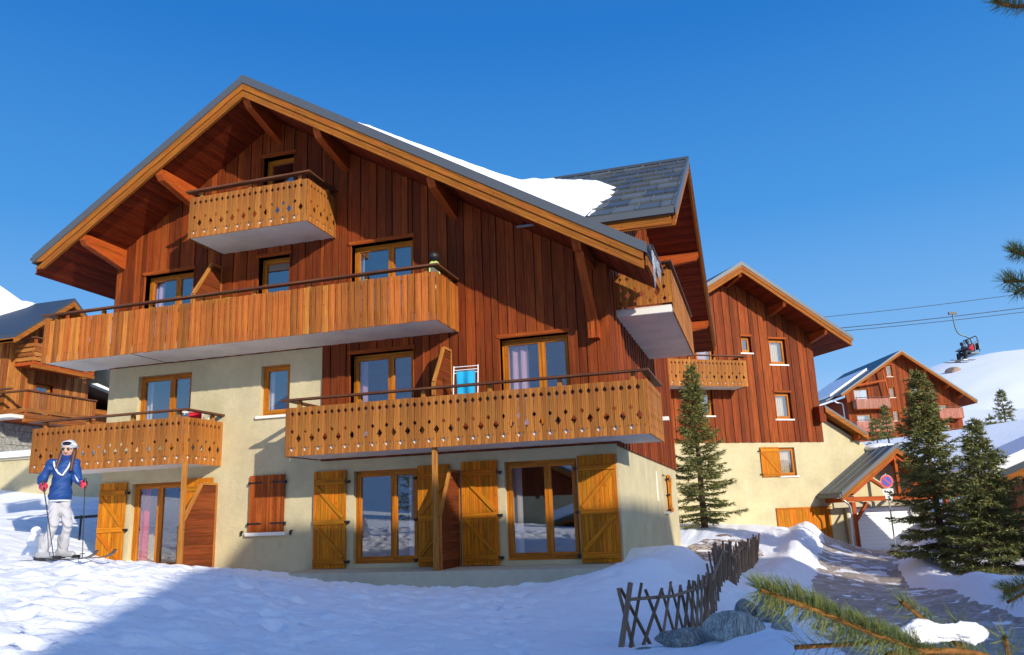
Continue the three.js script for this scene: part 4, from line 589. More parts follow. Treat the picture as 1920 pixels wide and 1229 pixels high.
// neighbours out of frame: they shade the foreground and show in the door glass
simpleChalet('chalet', 'long snow roofed chalet out of frame whose shade covers the foreground snow', [26.4, -1.2, 20], Math.PI / 2 + Math.PI, { w: 14.4, d: 9.6, hw: 8.84, m: .56, ov: .9 });
simpleChalet('chalet', 'tall snow roofed chalet out of frame behind the road', [47.6, -1.2, 22], Math.PI, { w: 17, d: 14, hw: 15.2, m: .45, ov: 1 });
simpleChalet('chalet', 'snow roofed chalet standing behind the photographer, mirrored in the door glass', [-3.5, -.2, 37], Math.PI - .5, { w: 9, d: 10, hw: 3.6, m: .45, ov: 1, snow: .5 });
simpleChalet('hut', 'low snow covered hut behind the photographer, mirrored in the door glass', [3.6, -2.1, 33], Math.PI + .2, { w: 5, d: 5, hw: 2.4, m: .3, ov: .6, snow: .6, plinth: 0, holes: [] });

// ------------------------------------------------------------------ spruces
function spruceGeo(h, rad, sd, o = {}) { // many small needle blades on drooping boughs; returns needle sets, wood
  const keep = seed; seed = sd; const sets = [[], [], []], woodG = [], dens = o.dens || 1, bl = o.blade || .125, bw = o.bw || .034;
  const blade = (p, d, L, w) => { let s = V(rr(-1, 1), rr(-1, 1), rr(-1, 1)).cross(d); if (s.lengthSq() < 1e-4) s = V(1, 0, 0); s.normalize().multiplyScalar(w / 2); const a = p.clone().add(s), b = p.clone().sub(s), m = p.clone().addScaledVector(d, L), arr = pick(sets); arr.push(a.x, a.y, a.z, b.x, b.y, b.z, m.x, m.y, m.z); };
  const spray = (p, q, n) => { const d = q.clone().sub(p), L = d.length(); d.normalize(); for (let i = 0; i < n; i++) { const t = rnd(), c = p.clone().lerp(q, t), e = V(rr(-1, 1), rr(-.7, 1), rr(-1, 1)).normalize().multiplyScalar(.75).addScaledVector(d, .85).normalize(); blade(c, e, bl * rr(.7, 1.3), bw); } blade(q, d, bl * 1.2, bw); };
  woodG.push(rod([0, -.3, 0], [0, h * .97, 0], .02 * h + .02, .008, 9));
  let y = o.y0 ?? .05 * h + .15; while (y < h * .985) {
    const t = y / h, nb = t > .85 ? 4 : 5 + Math.floor(rnd() * 3), ph = rnd() * 6.3; 
    for (let i = 0; i < nb; i++) {
      const az = ph + i * 6.283 / nb + rr(-.35, .35), L = rad * (Math.pow(1 - t, .82) + .035) * rr(.55, 1.25), el = lerp(-.28, .75, Math.pow(t, 1.25)) + rr(-.14, .14), dir = V(Math.cos(az), 0, Math.sin(az)), yy = y + rr(-.09, .09);
      const P = s => V(0, yy, 0).addScaledVector(dir, L * s * Math.cos(el * .8)).add(V(0, L * (Math.sin(el) * s - .2 * s * (1 - t) + .3 * s * s * (1 - t * .6)), 0));
      if (L > .3) woodG.push(rod(P(0).toArray(), P(.75).toArray(), .006 + .012 * L, .004, 4));
      const nt = Math.max(3, Math.round(L / .11 * dens)), side = V(-dir.z, 0, dir.x);
      for (let k = 0; k < nt; k++) { const s = .12 + .88 * (k + rnd()) / nt, p = P(s), tl = (.1 + .34 * L * (1 - s) + .07) * rr(.6, 1.15), sg = k % 2 ? 1 : -1; const q = p.clone().addScaledVector(side, sg * tl * .8).addScaledVector(dir, tl * .62).add(V(0, rr(-.35, .1) * tl, 0)); spray(p, q, Math.round((4 + tl * 36) * dens)); }
      spray(P(.55), P(1.03), Math.round((6 + 16 * L) * dens));
    }
    y += (.13 + .2 * (1 - t)) * rr(.75, 1.25) * (o.gap || 1);
  }
  spray(V(0, h * .93, 0), V(0, h, 0), 14); seed = keep;
  const out = sets.map(a => { const g = new THREE.BufferGeometry(), p = new Float32Array(a); g.setAttribute('position', new THREE.BufferAttribute(p, 3)); g.computeVertexNormals(); return g; });
  return { out, wood: merge(woodG) };
}
function spruce(label, pos, h, rad, sd, o = {}) {
  const t = thing('spruce_tree', label, 'tree', pos, o.turn || 0, o.group), S = spruceGeo(h, rad, sd, o);
  mesh('trunk', S.wood, M.bark, t); const cr = part('crown', t); S.out.forEach((g, i) => { const m = mesh('needles', g, M.needles[i], cr); m.userData.kind = 'stuff'; });
  return t;
}
const G = (x, z, dy = -.05) => [x, ground(x, z) + dy, z];
spruce('slender spruce growing between the two large chalets', [11.05, ground(11.05, -17.8) - .1, -17.8], 7.25, 1.5, 11, { gap: .84, dens: 1.2 });
spruce('tallest spruce, beside the garage and in front of the far chalet', G(18.95, -11.2), 6.45, 1.6, 23, { dens: 1.3, gap: .72 });
spruce('broad spruce leaning over the snow bank next to the tallest spruce', G(20.0, -9.4), 4.5, 1.5, 37, { dens: 1.3, gap: .72 });
spruce('dark spruce filling the edge of the picture in front of the dark cabin', G(22.0, -8.3), 3.6, 1.6, 41, { dens: 1.3, gap: .74 });
spruce('spruce with a bare leader above the ski slope, taller of the distant pair', [40.1, ground(40.1, -83) + 0, -83], 12.8 - ground(40.1, -83), 1.6, 51, { dens: .5, blade: .3, bw: .1, gap: 2 });
spruce('small thin spruce, lower of the distant pair', [37.3, ground(37.3, -77.6), -77.6], 9.6 - ground(37.3, -77.6), 1.0, 53, { dens: .5, blade: .3, bw: .1, gap: 2 });
spruce('bushy grey green spruce behind the garage porch roof', [22.1, ground(22.1, -47), -47], Math.max(2.4, 7.2 - ground(22.1, -47)), .95, 57, { dens: .6, blade: .2, bw: .06, gap: 1.5 });
spruce('narrow grey green spruce beside the bushy one behind the porch', [22.6, ground(22.6, -45), -45], Math.max(2.8, 7.9 - ground(22.6, -45)), .7, 59, { dens: .6, blade: .2, bw: .06, gap: 1.5 });
for (const [i, p] of [[0, [-8, 30]], [1, [9, 38]]]) spruce(['young spruce behind the photographer near the mirrored chalet', 'spruce behind the photographer past the low hut'][i], G(...p), 6, 1.8, 61 + i, { dens: .4, blade: .2, bw: .06, gap: 1.6 });

// ------------------------------------------------------------------ lattice fence and rocks
{
  const P = [[11.6, 7.2], [12.05, 6.6], [12.3, 5.4], [12.45, 3.6], [12.53, 2.0], [12.66, -.5], [12.85, -3.5], [13.05, -6.8], [13.2, -9.4]], at = s => { const q = s * (P.length - 1), i = Math.min(P.length - 2, Math.floor(q)), t = q - i; return [lerp(P[i][0], P[i + 1][0], t), lerp(P[i][1], P[i + 1][1], t)]; };
  const t = thing('lattice_fence', 'weathered grey lattice fence of crossed split poles along the road', 'fence', [12.5, ground(12.5, 0), 0]); const L = []; let acc = 0, last = at(0); for (let s = 0; s <= 1.0001; s += .002) { const p = at(Math.min(s, 1)); acc += Math.hypot(p[0] - last[0], p[1] - last[1]); last = p; L.push([acc, s]); }
  const byLen = a => at(L.find(q => q[0] >= a)?.[1] ?? 1), n = Math.floor(acc / .42), pole = (A, B, r) => { const m = mesh('picket', rod(A, B, r, r * .85, 6), pick(M.lattice), t); return m; };
  for (let i = 0; i <= n; i++) for (const dir of [1, -1]) {
    const a = i * .42, p = byLen(clamp(a - dir * .25, 0, acc)), q = byLen(clamp(a + dir * .36, 0, acc)), gp = ground(...p), gq = ground(p[0], p[1]), j = dir * .03, r = rr(.02, .03);
    pole([p[0] + j, gp - .2, p[1]], [q[0] + j + rr(-.02, .02), gq + .74 + rr(-.05, .06), q[1] + rr(-.03, .03)], r);
  }
  for (const hgt of [.6]) for (let a = 0; a < acc - .3; a += 1.1) { const p = byLen(a), q = byLen(Math.min(acc, a + 1.12)); mesh('rail', rod([p[0] + .065, ground(...p) + hgt, p[1]], [q[0] + .065, ground(...q) + hgt, q[1]], .026, .024, 6), pick(M.lattice), t); }
  for (const a of [0, 3.6, 7.6, 12.2, acc - .1]) { const p = byLen(a); mesh('post', rod([p[0] - .1, ground(...p) - .3, p[1] + .05], [p[0] + .14, ground(...p) + .82, p[1]], .042, .036, 8), pick(M.lattice), t); }
  rebase(t, 12.5, ground(12.5, 0), 0);
}
{
  const rock = (label, x, y, z, sx, sy, sz, ry, sd) => { const g = new THREE.IcosahedronGeometry(1, 4), p = g.attributes.position; for (let i = 0; i < p.count; i++) { const v = V(p.getX(i), p.getY(i), p.getZ(i)); let k = 1; for (let f = 0; f < 9; f++) { const n = V(Math.sin(sd * 3 + f * 2.4), Math.sin(sd + f * 1.7) * .9, Math.cos(sd * 2 + f * 3.1)).normalize(), c = .6 + .24 * Math.abs(Math.sin(f * 5.1 + sd)), d = v.dot(n) * k; if (d > c) k *= c / d; } k *= 1 + .06 * fbm(v.x * 2.5, v.y * 2.5, v.z * 2.5 + sd) + .02 * fbm(v.x * 9, v.y * 9, v.z * 9 + sd); p.setXYZ(i, v.x * k * sx * 1.25, v.y * k * sy * 1.25, v.z * k * sz * 1.25); } g.computeVertexNormals(); const uvr = g.attributes.uv; for (let i = 0; i < p.count; i++) uvr.setXY(i, p.getX(i) * 1.7 + p.getY(i) * .6 + sd * .37, p.getZ(i) * 1.7 + p.getY(i) * 1.2); const m = mesh('rock', g, M.rocks[sd % 3]); m.position.set(x, y, z); m.rotation.set(rr(-.15, .15), ry, rr(-.2, .2)); return tag(m, label, 'rock', 'rocks beside the fence'); };
  rock('long flat grey rock at the foot of the fence', 12.42, -.66, 7.3, .36, .15, .24, .3, 1); rock('large speckled slab of rock, biggest of the heap', 13.06, -.46, 7.75, .33, .19, .24, -.4, 2); rock('smooth upright grey stone at the top of the rock heap', 13.52, -.33, 7.15, .14, .19, .14, .2, 3); rock('small blocky stone behind the speckled slab', 13.22, -.32, 6.95, .14, .12, .12, .8, 4);
  rock('narrow wedge of rock beside the smooth upright stone', 13.62, -.5, 7.72, .1, .17, .12, 1, 5); rock('rounded brownish rock lowest in the heap', 13.4, -.68, 8.1, .19, .1, .14, .1, 6); rock('low grey rock half buried at the near end of the fence', 11.95, -.86, 7.5, .24, .12, .2, .6, 7); rock('flat stone lying between the two low rocks', 12.3, -.88, 7.75, .24, .07, .17, -.3, 8);
  const far = rock('brown outcrop poking through the far ski slope', 98.5, 55.2, -368, 3.2, 1.9, 2.4, 0, 9); delete far.userData.group; far.material = plain(.3, .2, .15, .9);
}
// ------------------------------------------------------------------ people: bones with radii, joined by a smooth minimum and meshed
const cap = (a, b, r0, r1) => { const A = V(...a), B = V(...b), d = B.clone().sub(A), l2 = d.lengthSq(), q = V(0, 0, 0); return p => { q.copy(p).sub(A); const t = clamp(q.dot(d) / l2, 0, 1); return q.addScaledVector(d, -t).length() - lerp(r0, r1, t); }; };
const ell = (c, r) => p => { const x = (p.x - c[0]) / r[0], y = (p.y - c[1]) / r[1], z = (p.z - c[2]) / r[2], k = Math.sqrt(x * x + y * y + z * z); return (k - 1) * Math.min(r[0], r[1], r[2]); };
const smin = (a, b, k) => { const h = clamp(.5 + .5 * (b - a) / k, 0, 1); return lerp(b, a, h) - k * h * (1 - h); };
const blend = (fs, k) => p => { let d = 9; for (const f of fs) d = smin(d, f(p), k); return d; };
const dummy = new THREE.MeshStandardMaterial();
function skin(f, lo, hi, res) {
  const mc = new MarchingCubes(res, dummy, false, false, 120000); mc.isolation = 0; const S = Math.max(hi[0] - lo[0], hi[1] - lo[1], hi[2] - lo[2]), c = lo.map((v, i) => (v + hi[i]) / 2), h = res / 2, p = V(0, 0, 0);
  for (let k = 0; k < res; k++) for (let j = 0; j < res; j++) for (let i = 0; i < res; i++) { p.set((i - h) / h * S / 2 + c[0], (j - h) / h * S / 2 + c[1], (k - h) / h * S / 2 + c[2]); mc.field[i + j * res + k * res * res] = (i < 1 || j < 1 || k < 1 || i > res - 2 || j > res - 2 || k > res - 2) ? -1 : -f(p); }
  mc.update(); const n = mc.count, pos = new Float32Array(n * 3), nor = new Float32Array(n * 3), e = S / res * .5;
  for (let i = 0; i < n; i++) { p.set(mc.positionArray[i * 3] * S / 2 + c[0], mc.positionArray[i * 3 + 1] * S / 2 + c[1], mc.positionArray[i * 3 + 2] * S / 2 + c[2]); pos.set([p.x, p.y, p.z], i * 3); const g = V(0, 0, 0); for (const a of ['x', 'y', 'z']) { const q = p.clone(), r = p.clone(); q[a] += e; r[a] -= e; g[a] = f(q) - f(r); } g.normalize(); nor.set([g.x, g.y, g.z], i * 3); }
  const b = new THREE.BufferGeometry(); b.setAttribute('position', new THREE.BufferAttribute(pos, 3)); b.setAttribute('normal', new THREE.BufferAttribute(nor, 3)); return b;
}
const skinMat = plain(.55, .3, .2, .5);
{ // the skier: local x to the picture's right, z towards the camera
  const gy = ground(3.3, 8.61), t = thing('person', 'standing skier in a blue jacket, white goggles and pale trousers holding two poles', 'person', [3.3, gy + .03, 8.61], .2886);
  const J = { hd: [.13, 1.605, .04], nk: [.11, 1.47, 0], ch: [.07, 1.28, 0], wa: [.045, 1.04, 0], hp: [.04, .9, 0], sA: [-.12, 1.41, .02], eA: [-.235, 1.17, .03], wA: [-.13, 1.06, .17], sB: [.235, 1.4, 0], eB: [.31, 1.17, .05], wB: [.45, 1.08, .13], hA: [-.03, .88, .02], kA: [.05, .5, .12], aA: [-.09, .13, .08], hB: [.11, .88, -.02], kB: [.18, .49, -.03], aB: [.08, .13, -.14] };
  const body = blend([ell(J.hd, [.085, .115, .1]), cap(J.nk, J.hd, .05, .05), cap(J.ch, J.nk, .12, .06), cap(J.wa, J.ch, .1, .11), cap(J.hp, J.wa, .09, .1), cap(J.sA, J.sB, .06, .06), cap(J.sA, J.eA, .052, .042), cap(J.eA, J.wA, .04, .03), cap(J.sB, J.eB, .052, .042), cap(J.eB, J.wB, .04, .03), cap(J.hA, J.kA, .07, .055), cap(J.kA, J.aA, .052, .035), cap(J.hB, J.kB, .07, .055), cap(J.kB, J.aB, .052, .035), cap([.15, 1.6, .13], [.152, 1.575, .15], .014, .018)], .035);
  const bm = mesh('body', skin(body, [-.4, 0, -.4], [.6, 1.8, .4], 96), skinMat, t);
  const jacket = blend([cap([.045, .945, 0], J.wa, .165, .135), cap(J.wa, J.ch, .134, .14), cap(J.ch, [.1, 1.4, 0], .135, .09), cap([-.09, 1.4, .01], [.205, 1.39, 0], .072, .072), cap(J.sA, J.eA, .072, .06), cap(J.eA, J.wA, .06, .046), cap(J.sB, J.eB, .072, .06), cap(J.eB, J.wB, .06, .046), cap([.105, 1.43, 0], [.115, 1.5, .01], .085, .075)], .05);
  const wrinkle = p => Math.max(jacket(p) + .009 * Math.sin(p.y * 48 + Math.sin(p.x * 18 + p.z * 11) * 2.4) * (.3 + .7 * Math.abs(Math.sin(p.x * 9 + p.y * 4))) + .008 * fbm(p.x * 9, p.y * 9, p.z * 9 + 3, 2), .815 - p.y);
  mesh('jacket', skin(wrinkle, [-.45, .7, -.4], [.6, 1.65, .4], 84), plain(.006, .05, .21, .65), bm);
  const hem = new THREE.TorusGeometry(.148, .009, 8, 40).rotateX(Math.PI / 2).scale(1, 1.3, .95); hem.translate(.045, .85, 0); mesh('jacket_hem', [flat(hem)], M.white, bm);
  // pale stripe running down from both shoulders to the chest
  for (const st of [[[-.06, 1.44, .075], [-.01, 1.36, .13], [.06, 1.27, .155], [.125, 1.22, .158]], [[.2, 1.43, .07], [.19, 1.34, .115], [.16, 1.26, .152], [.135, 1.22, .158]], [[.3, 1.22, .1], [.35, 1.15, .125], [.4, 1.11, .17]]]) mesh('jacket_stripe', tube(st.map(p => [p[0], p[1], p[2] - .006]), .015, 20, 6), plain(.62, .64, .66, .7), bm);
  const legs = blend([cap([-.015, .88, .02], J.kA, .088, .068), cap(J.kA, [-.09, .13, .08], .06, .07), cap([.095, .88, -.01], J.kB, .088, .068), cap(J.kB, [.08, .13, -.14], .06, .07), cap([.01, .93, 0], [.07, .93, 0], .105, .105)], .02);
  mesh('trousers', skin(p => legs(p) + .006 * Math.sin(p.y * 46 + Math.sin(p.x * 31 + p.z * 23) * 2.2), [-.4, .02, -.4], [.45, 1.1, .4], 90), plain(.45, .44, .46, .85), bm);
  for (const [a, s] of [[J.aA, .0], [J.aB, 0]]) { const f = blend([cap([a[0] - .02, .3, a[2]], [a[0] - .01, .1, a[2]], .07, .062), cap([a[0] - .06, .07, a[2]], [a[0] + .17, .055, a[2] + .03], .058, .045)], .04); mesh('ski_boot', skin(f, [a[0] - .2, -.05, a[2] - .2], [a[0] + .3, .45, a[2] + .3], 36), plain(.35, .35, .36, .35), bm); }
  mesh('hair', skin(blend([ell([.125, 1.63, -.0], [.1, .115, .105]), cap([.035, 1.58, .03], [.02, 1.33, .13], .035, .022), cap([.22, 1.58, .03], [.245, 1.3, .13], .035, .022), cap([.1, 1.55, -.06], [.08, 1.35, -.1], .06, .04)], .03), [-.1, 1.15, -.25], [.4, 1.8, .25], 56), plain(.075, .028, .015, .5), bm);
  // woolly cap, goggles pushed up, sunglasses, collar
  mesh('cap', skin(p => Math.max(ell([.13, 1.655, .01], [.106, .118, .118])(p), 1.645 - p.y - .2 * (p.z - .02)), [-.05, 1.55, -.2], [.35, 1.85, .25], 48), plain(.42, .42, .45, .9), bm);
  const gg = new THREE.TorusGeometry(.101, .008, 8, 30).rotateX(Math.PI / 2).scale(1, 2.2, 1.06).rotateX(-.2); gg.translate(.13, 1.69, .02); mesh('goggle_strap', flat(gg), M.white, bm);
  mesh('goggle_frame', skin(ell([.143, 1.703, .106], [.09, .044, .034]), [.03, 1.6, .02], [.27, 1.8, .2], 30), M.white, bm); mesh('goggle_lens', skin(ell([.145, 1.703, .114], [.08, .035, .034]), [.03, 1.6, .05], [.26, 1.78, .2], 30), plain(.02, .015, .03, .1, .3), bm);
  mesh('sunglasses', [flat(new THREE.SphereGeometry(.03, 14, 10).scale(1, .75, .35).translate(.105, 1.617, .138)), flat(new THREE.SphereGeometry(.03, 14, 10).scale(1, .75, .35).translate(.178, 1.617, .134)), rod([.06, 1.625, .1], [.215, 1.625, .1], .006)], plain(.02, .04, .03, .12), bm);
  mesh('lips', flat(new THREE.SphereGeometry(.02, 10, 8).scale(1, .35, .5).translate(.148, 1.55, .128)), plain(.4, .08, .08, .5), bm);
  mesh('collar', skin(cap([.105, 1.45, .01], [.12, 1.52, .03], .09, .082), [-.1, 1.3, -.2], [.3, 1.65, .25], 36), plain(.006, .03, .17, .8), bm);
  // gloved hands closed round the grips: palm, four fingers, thumb
  const hand = (w, dir, gz, m2) => { const g = [cap(w, [w[0] + .035 * dir, w[1] - .025, w[2] + .04], .042, .044)]; for (let i = 0; i < 4; i++) { const y = w[1] + .012 - i * .021, x = w[0] + .05 * dir; g.push(cap([x, y, w[2] + .05], [x + .03 * dir, y - .006, w[2] + .085], .0145, .0135), cap([x + .03 * dir, y - .006, w[2] + .085], [x - .005, y - .01, w[2] + .1 - i * .003], .0135, .012)); } g.push(cap([w[0] + .0, w[1] + .03, w[2] + .03], [w[0] + .02 * dir, w[1] + .04, w[2] + .085], .018, .014)); const f = blend(g, .012); mesh('glove', skin(f, [w[0] - .14, w[1] - .14, w[2] - .1], [w[0] + .14, w[1] + .14, w[2] + .18], 48), plain(.75, .03, .06, .6), bm); mesh('glove_cuff', rod([w[0] - .01, w[1] + .01, w[2] - .04], [w[0], w[1], w[2] + .015], .058, .054, 14), m2, bm); };
  hand(J.wA, 1, 0, plain(.75, .03, .06, .6)); hand(J.wB, 1, 0, M.black);
  const P = (label, top, tip, sdir) => { const k = thing('ski_pole', label, 'ski pole', t.localToWorld(V(...tip)).toArray(), .2886, 'the skier\'s poles'); const d = [top[0] - tip[0], top[1] - tip[1], top[2] - tip[2]], at = s => [d[0] * s, d[1] * s, d[2] * s]; mesh('shaft', rod([0, 0, 0], at(.92), .006, .009, 8), M.iron, k); mesh('grip', rod(at(.88), at(1.03), .017, .019, 10), M.black, k); const b = new THREE.CylinderGeometry(.035, .03, .012, 16); b.translate(...at(.06)); mesh('basket', flat(b), M.black, k); mesh('strap', tube([at(1.0), [at(1.0)[0] + .04, at(.95)[1], at(1)[2] + .02], [at(.9)[0] + .03, at(.9)[1], at(.9)[2] + .03], at(.94)], .005, 14, 5), M.black, k); };
  t.updateMatrixWorld(true);
  P('black ski pole in the skier\'s bent arm, crossing in front of her legs', [-.09, 1.12, .25], [.28, -.02, .42]); P('black ski pole planted beside the skier towards the chalet', [.52, 1.13, .21], [.62, 0, .3]);
  for (const [i, x, z] of [[0, .0, .1], [1, .16, -.13]]) {
    const k = thing('ski', ['black and white ski under the skier, the one closer to the camera', 'black and white ski under the skier, the one closer to the chalet'][i], 'ski', t.localToWorld(V(x, 0, z)).toArray(), .2886 - .16, 'the skier\'s skis');
    const pts = [[-.78, .015], [-.7, 0], [.55, 0], [.68, .02], [.76, .06], [.8, .11]], gs = []; for (let j = 0; j < pts.length - 1; j++) { const [a, b] = [pts[j], pts[j + 1]], w = j > 2 ? .05 - (j - 3) * .012 : .045; gs.push(hexa([[a[0], a[1] - .012, -w], [b[0], b[1] - .012, -w], [b[0], b[1] - .012, w], [a[0], a[1] - .012, w], [a[0], a[1], -w], [b[0], b[1], -w], [b[0], b[1], w], [a[0], a[1], w]], 'x')); }
    mesh('ski_body', gs, plain(.05, .05, .055, .35), k); mesh('graphic', [box(-.5, -.28, .001, .004, -.035, .035), box(.25, .5, .001, .004, -.035, .035)], M.white, k); mesh('binding', [box(-.2, -.06, .001, .05, -.04, .04), box(.1, .2, .001, .045, -.035, .035)], M.black, k);
  }
}
{ // snowman
  const b = (y, r) => { const g = new THREE.SphereGeometry(r, 20, 14), p = g.attributes.position; for (let i = 0; i < p.count; i++) { const k = 1 + .12 * fbm(p.getX(i) * 6, p.getY(i) * 6, p.getZ(i) * 6 + y); p.setXYZ(i, p.getX(i) * k, p.getY(i) * k, p.getZ(i) * k); } g.computeVertexNormals(); g.translate(0, y, 0); return g; };
  const t = thing('snowman', 'small white snowman on the sunlit snow behind the skier', 'snowman', [.6, ground(.6, 6.4) - .05, 6.4]); mesh('snow_base', b(.14, .2), M.farSnow, t); mesh('snow_body', b(.38, .14), M.farSnow, t); mesh('snow_head', b(.56, .09), M.farSnow, t);
}
// ------------------------------------------------------------------ chairlift
{
  const A = V(28.43, 14.57, -46.81), dir = V(13.31, .93, -3.73).normalize();
  const cable = (label, p, q, r) => { const m = p.clone().lerp(q, .5); const o = mesh('lift_cable', tube([p.clone().sub(m).toArray(), [0, -.25, 0], q.clone().sub(m).toArray()], r, 40, 6), M.iron); o.position.copy(m); tag(o, label, 'cable', 'chairlift cables'); };
  cable('lift cable that carries the chair, lowest of the three', A.clone().addScaledVector(dir, -20), A.clone().addScaledVector(dir, 14), .028);
  cable('second lift cable running just above the one with the chair', A.clone().add(V(0, .12, -1.4)).addScaledVector(dir, -20), A.clone().add(V(0, -.1, -1.4)).addScaledVector(dir, 14), .024);
  cable('thin upper lift cable high above the chair', V(19.81, 14.8, -44.21).addScaledVector(dir, -10), V(32.88, 15.95, -47.8).addScaledVector(dir, 8), .02);
  const t = thing('lift_chair', 'chairlift seat with curved hanger on the lift cable', 'chairlift', A.toArray(), .2886); // local x to the picture's right
  mesh('grip', box(-.3, .3, -.08, .1, -.08, .08, 'x'), M.iron, t);
  mesh('hanger', tube([[0, 0, 0], [.02, -.9, 0], [.1, -1.35, 0], [.3, -1.62, 0], [.75, -1.8, 0], [1.0, -2.0, 0], [1.1, -2.5, 0], [1.05, -3.1, 0]], .06, 50, 8), plain(.1, .16, .18, .4, .5), t);
  const fm = plain(.05, .08, .1, .45, .4); for (const z of [-.85, 0, .85]) mesh('seat_frame', tube([[.95, -1.95, z], [1.05, -2.5, z], [1.0, -3.15, z], [.4, -3.2, z]], .035, 24, 6), fm, t);
  mesh('seat', box(.35, 1.0, -3.25, -3.15, -.95, .95, 'x'), fm, t); mesh('backrest', [box(.98, 1.06, -2.95, -2.45, -.95, -.5), box(.98, 1.06, -2.95, -2.45, -.4, .4), box(.98, 1.06, -2.95, -2.45, .5, .95)], fm, t); mesh('crossbar', rod([.95, -1.95, -.9], [.95, -1.95, .9], .04), fm, t); mesh('safety_bar', tube([[.95, -2.3, -.9], [.4, -2.65, -.9], [.2, -2.75, -.85], [.2, -2.75, .85], [.4, -2.65, .9], [.95, -2.3, .9]], .025, 40, 6), fm, t);
  t.updateMatrixWorld(true);
  for (const [label, z, cj] of [['seated lift rider in a red jacket and dark helmet', .45, [.5, .02, .05]], ['seated lift rider in a dark jacket beside the red one', -.45, [.03, .03, .05]]]) {
    const k = thing('person', label, 'person', t.localToWorld(V(.7, -3.14, z)).toArray(), .2886, 'chairlift riders'); const d = z > 0 ? .1 : 0;
    const b = blend([cap([0, .1, 0], [-.05, .5, 0], .17, .19), cap([-.05, .5, 0], [-.12 - d, .72, 0], .12, .06), ell([-.16 - d, .84, 0], [.12, .14, .11]), cap([-.05, .5, .2], [-.28, .3, .22], .075, .06), cap([-.28, .3, .22], [-.5, .38, .18], .06, .05), cap([-.05, .5, -.2], [-.28, .3, -.22], .075, .06), cap([-.28, .3, -.22], [-.5, .38, -.18], .06, .05), cap([0, .1, .1], [-.5, .1, .12], .11, .09), cap([-.5, .1, .12], [-.55, -.36, .12], .09, .075), cap([0, .1, -.1], [-.5, .1, -.12], .11, .09), cap([-.5, .1, -.12], [-.55, -.36, -.12], .09, .075), cap([-.58, -.4, .12], [-.72, -.42, .12], .07, .06), cap([-.58, -.4, -.12], [-.72, -.42, -.12], .07, .06)], .05);
    const bm = mesh('body', skin(b, [-.85, -.55, -.4], [.4, 1.05, .4], 60), plain(.025, .025, .03, .7), k);
    mesh('jacket', skin(blend([cap([.0, .12, 0], [-.05, .5, 0], .185, .205), cap([-.05, .5, .2], [-.28, .3, .22], .09, .075), cap([-.05, .5, -.2], [-.28, .3, -.22], .09, .075)], .06), [-.5, -.1, -.4], [.4, .8, .4], 44), plain(...cj, .7), bm);
    mesh('helmet', skin(ell([-.15 - d, .88, 0], [.14, .13, .13]), [-.45, .65, -.25], [.15, 1.1, .25], 36), plain(.02, .025, .05, .35), bm);
    k.updateMatrixWorld(true); for (const q of [.12, -.12]) { const s = thing('ski', z > 0 ? (q > 0 ? 'ski of the red jacketed lift rider, outer foot' : 'ski of the red jacketed lift rider, inner foot') : (q > 0 ? 'ski of the dark jacketed lift rider, inner foot' : 'ski of the dark jacketed lift rider, outer foot'), 'ski', k.localToWorld(V(-.66, -.5, q)).toArray(), .2886, 'lift riders\' skis'); mesh('ski_body', [box(-.75, .75, -.012, .012, -.045, .045, 'x'), hexa([[-1.0, .06, -.03], [-.75, -.012, -.045], [-.75, -.012, .045], [-1.0, .06, .03], [-1.0, .075, -.03], [-.75, .012, -.045], [-.75, .012, .045], [-1.0, .075, .03]], 'x')], M.black, s); mesh('binding', box(-.15, .15, .013, .04, -.04, .04), M.zinc, s); }
  }
}
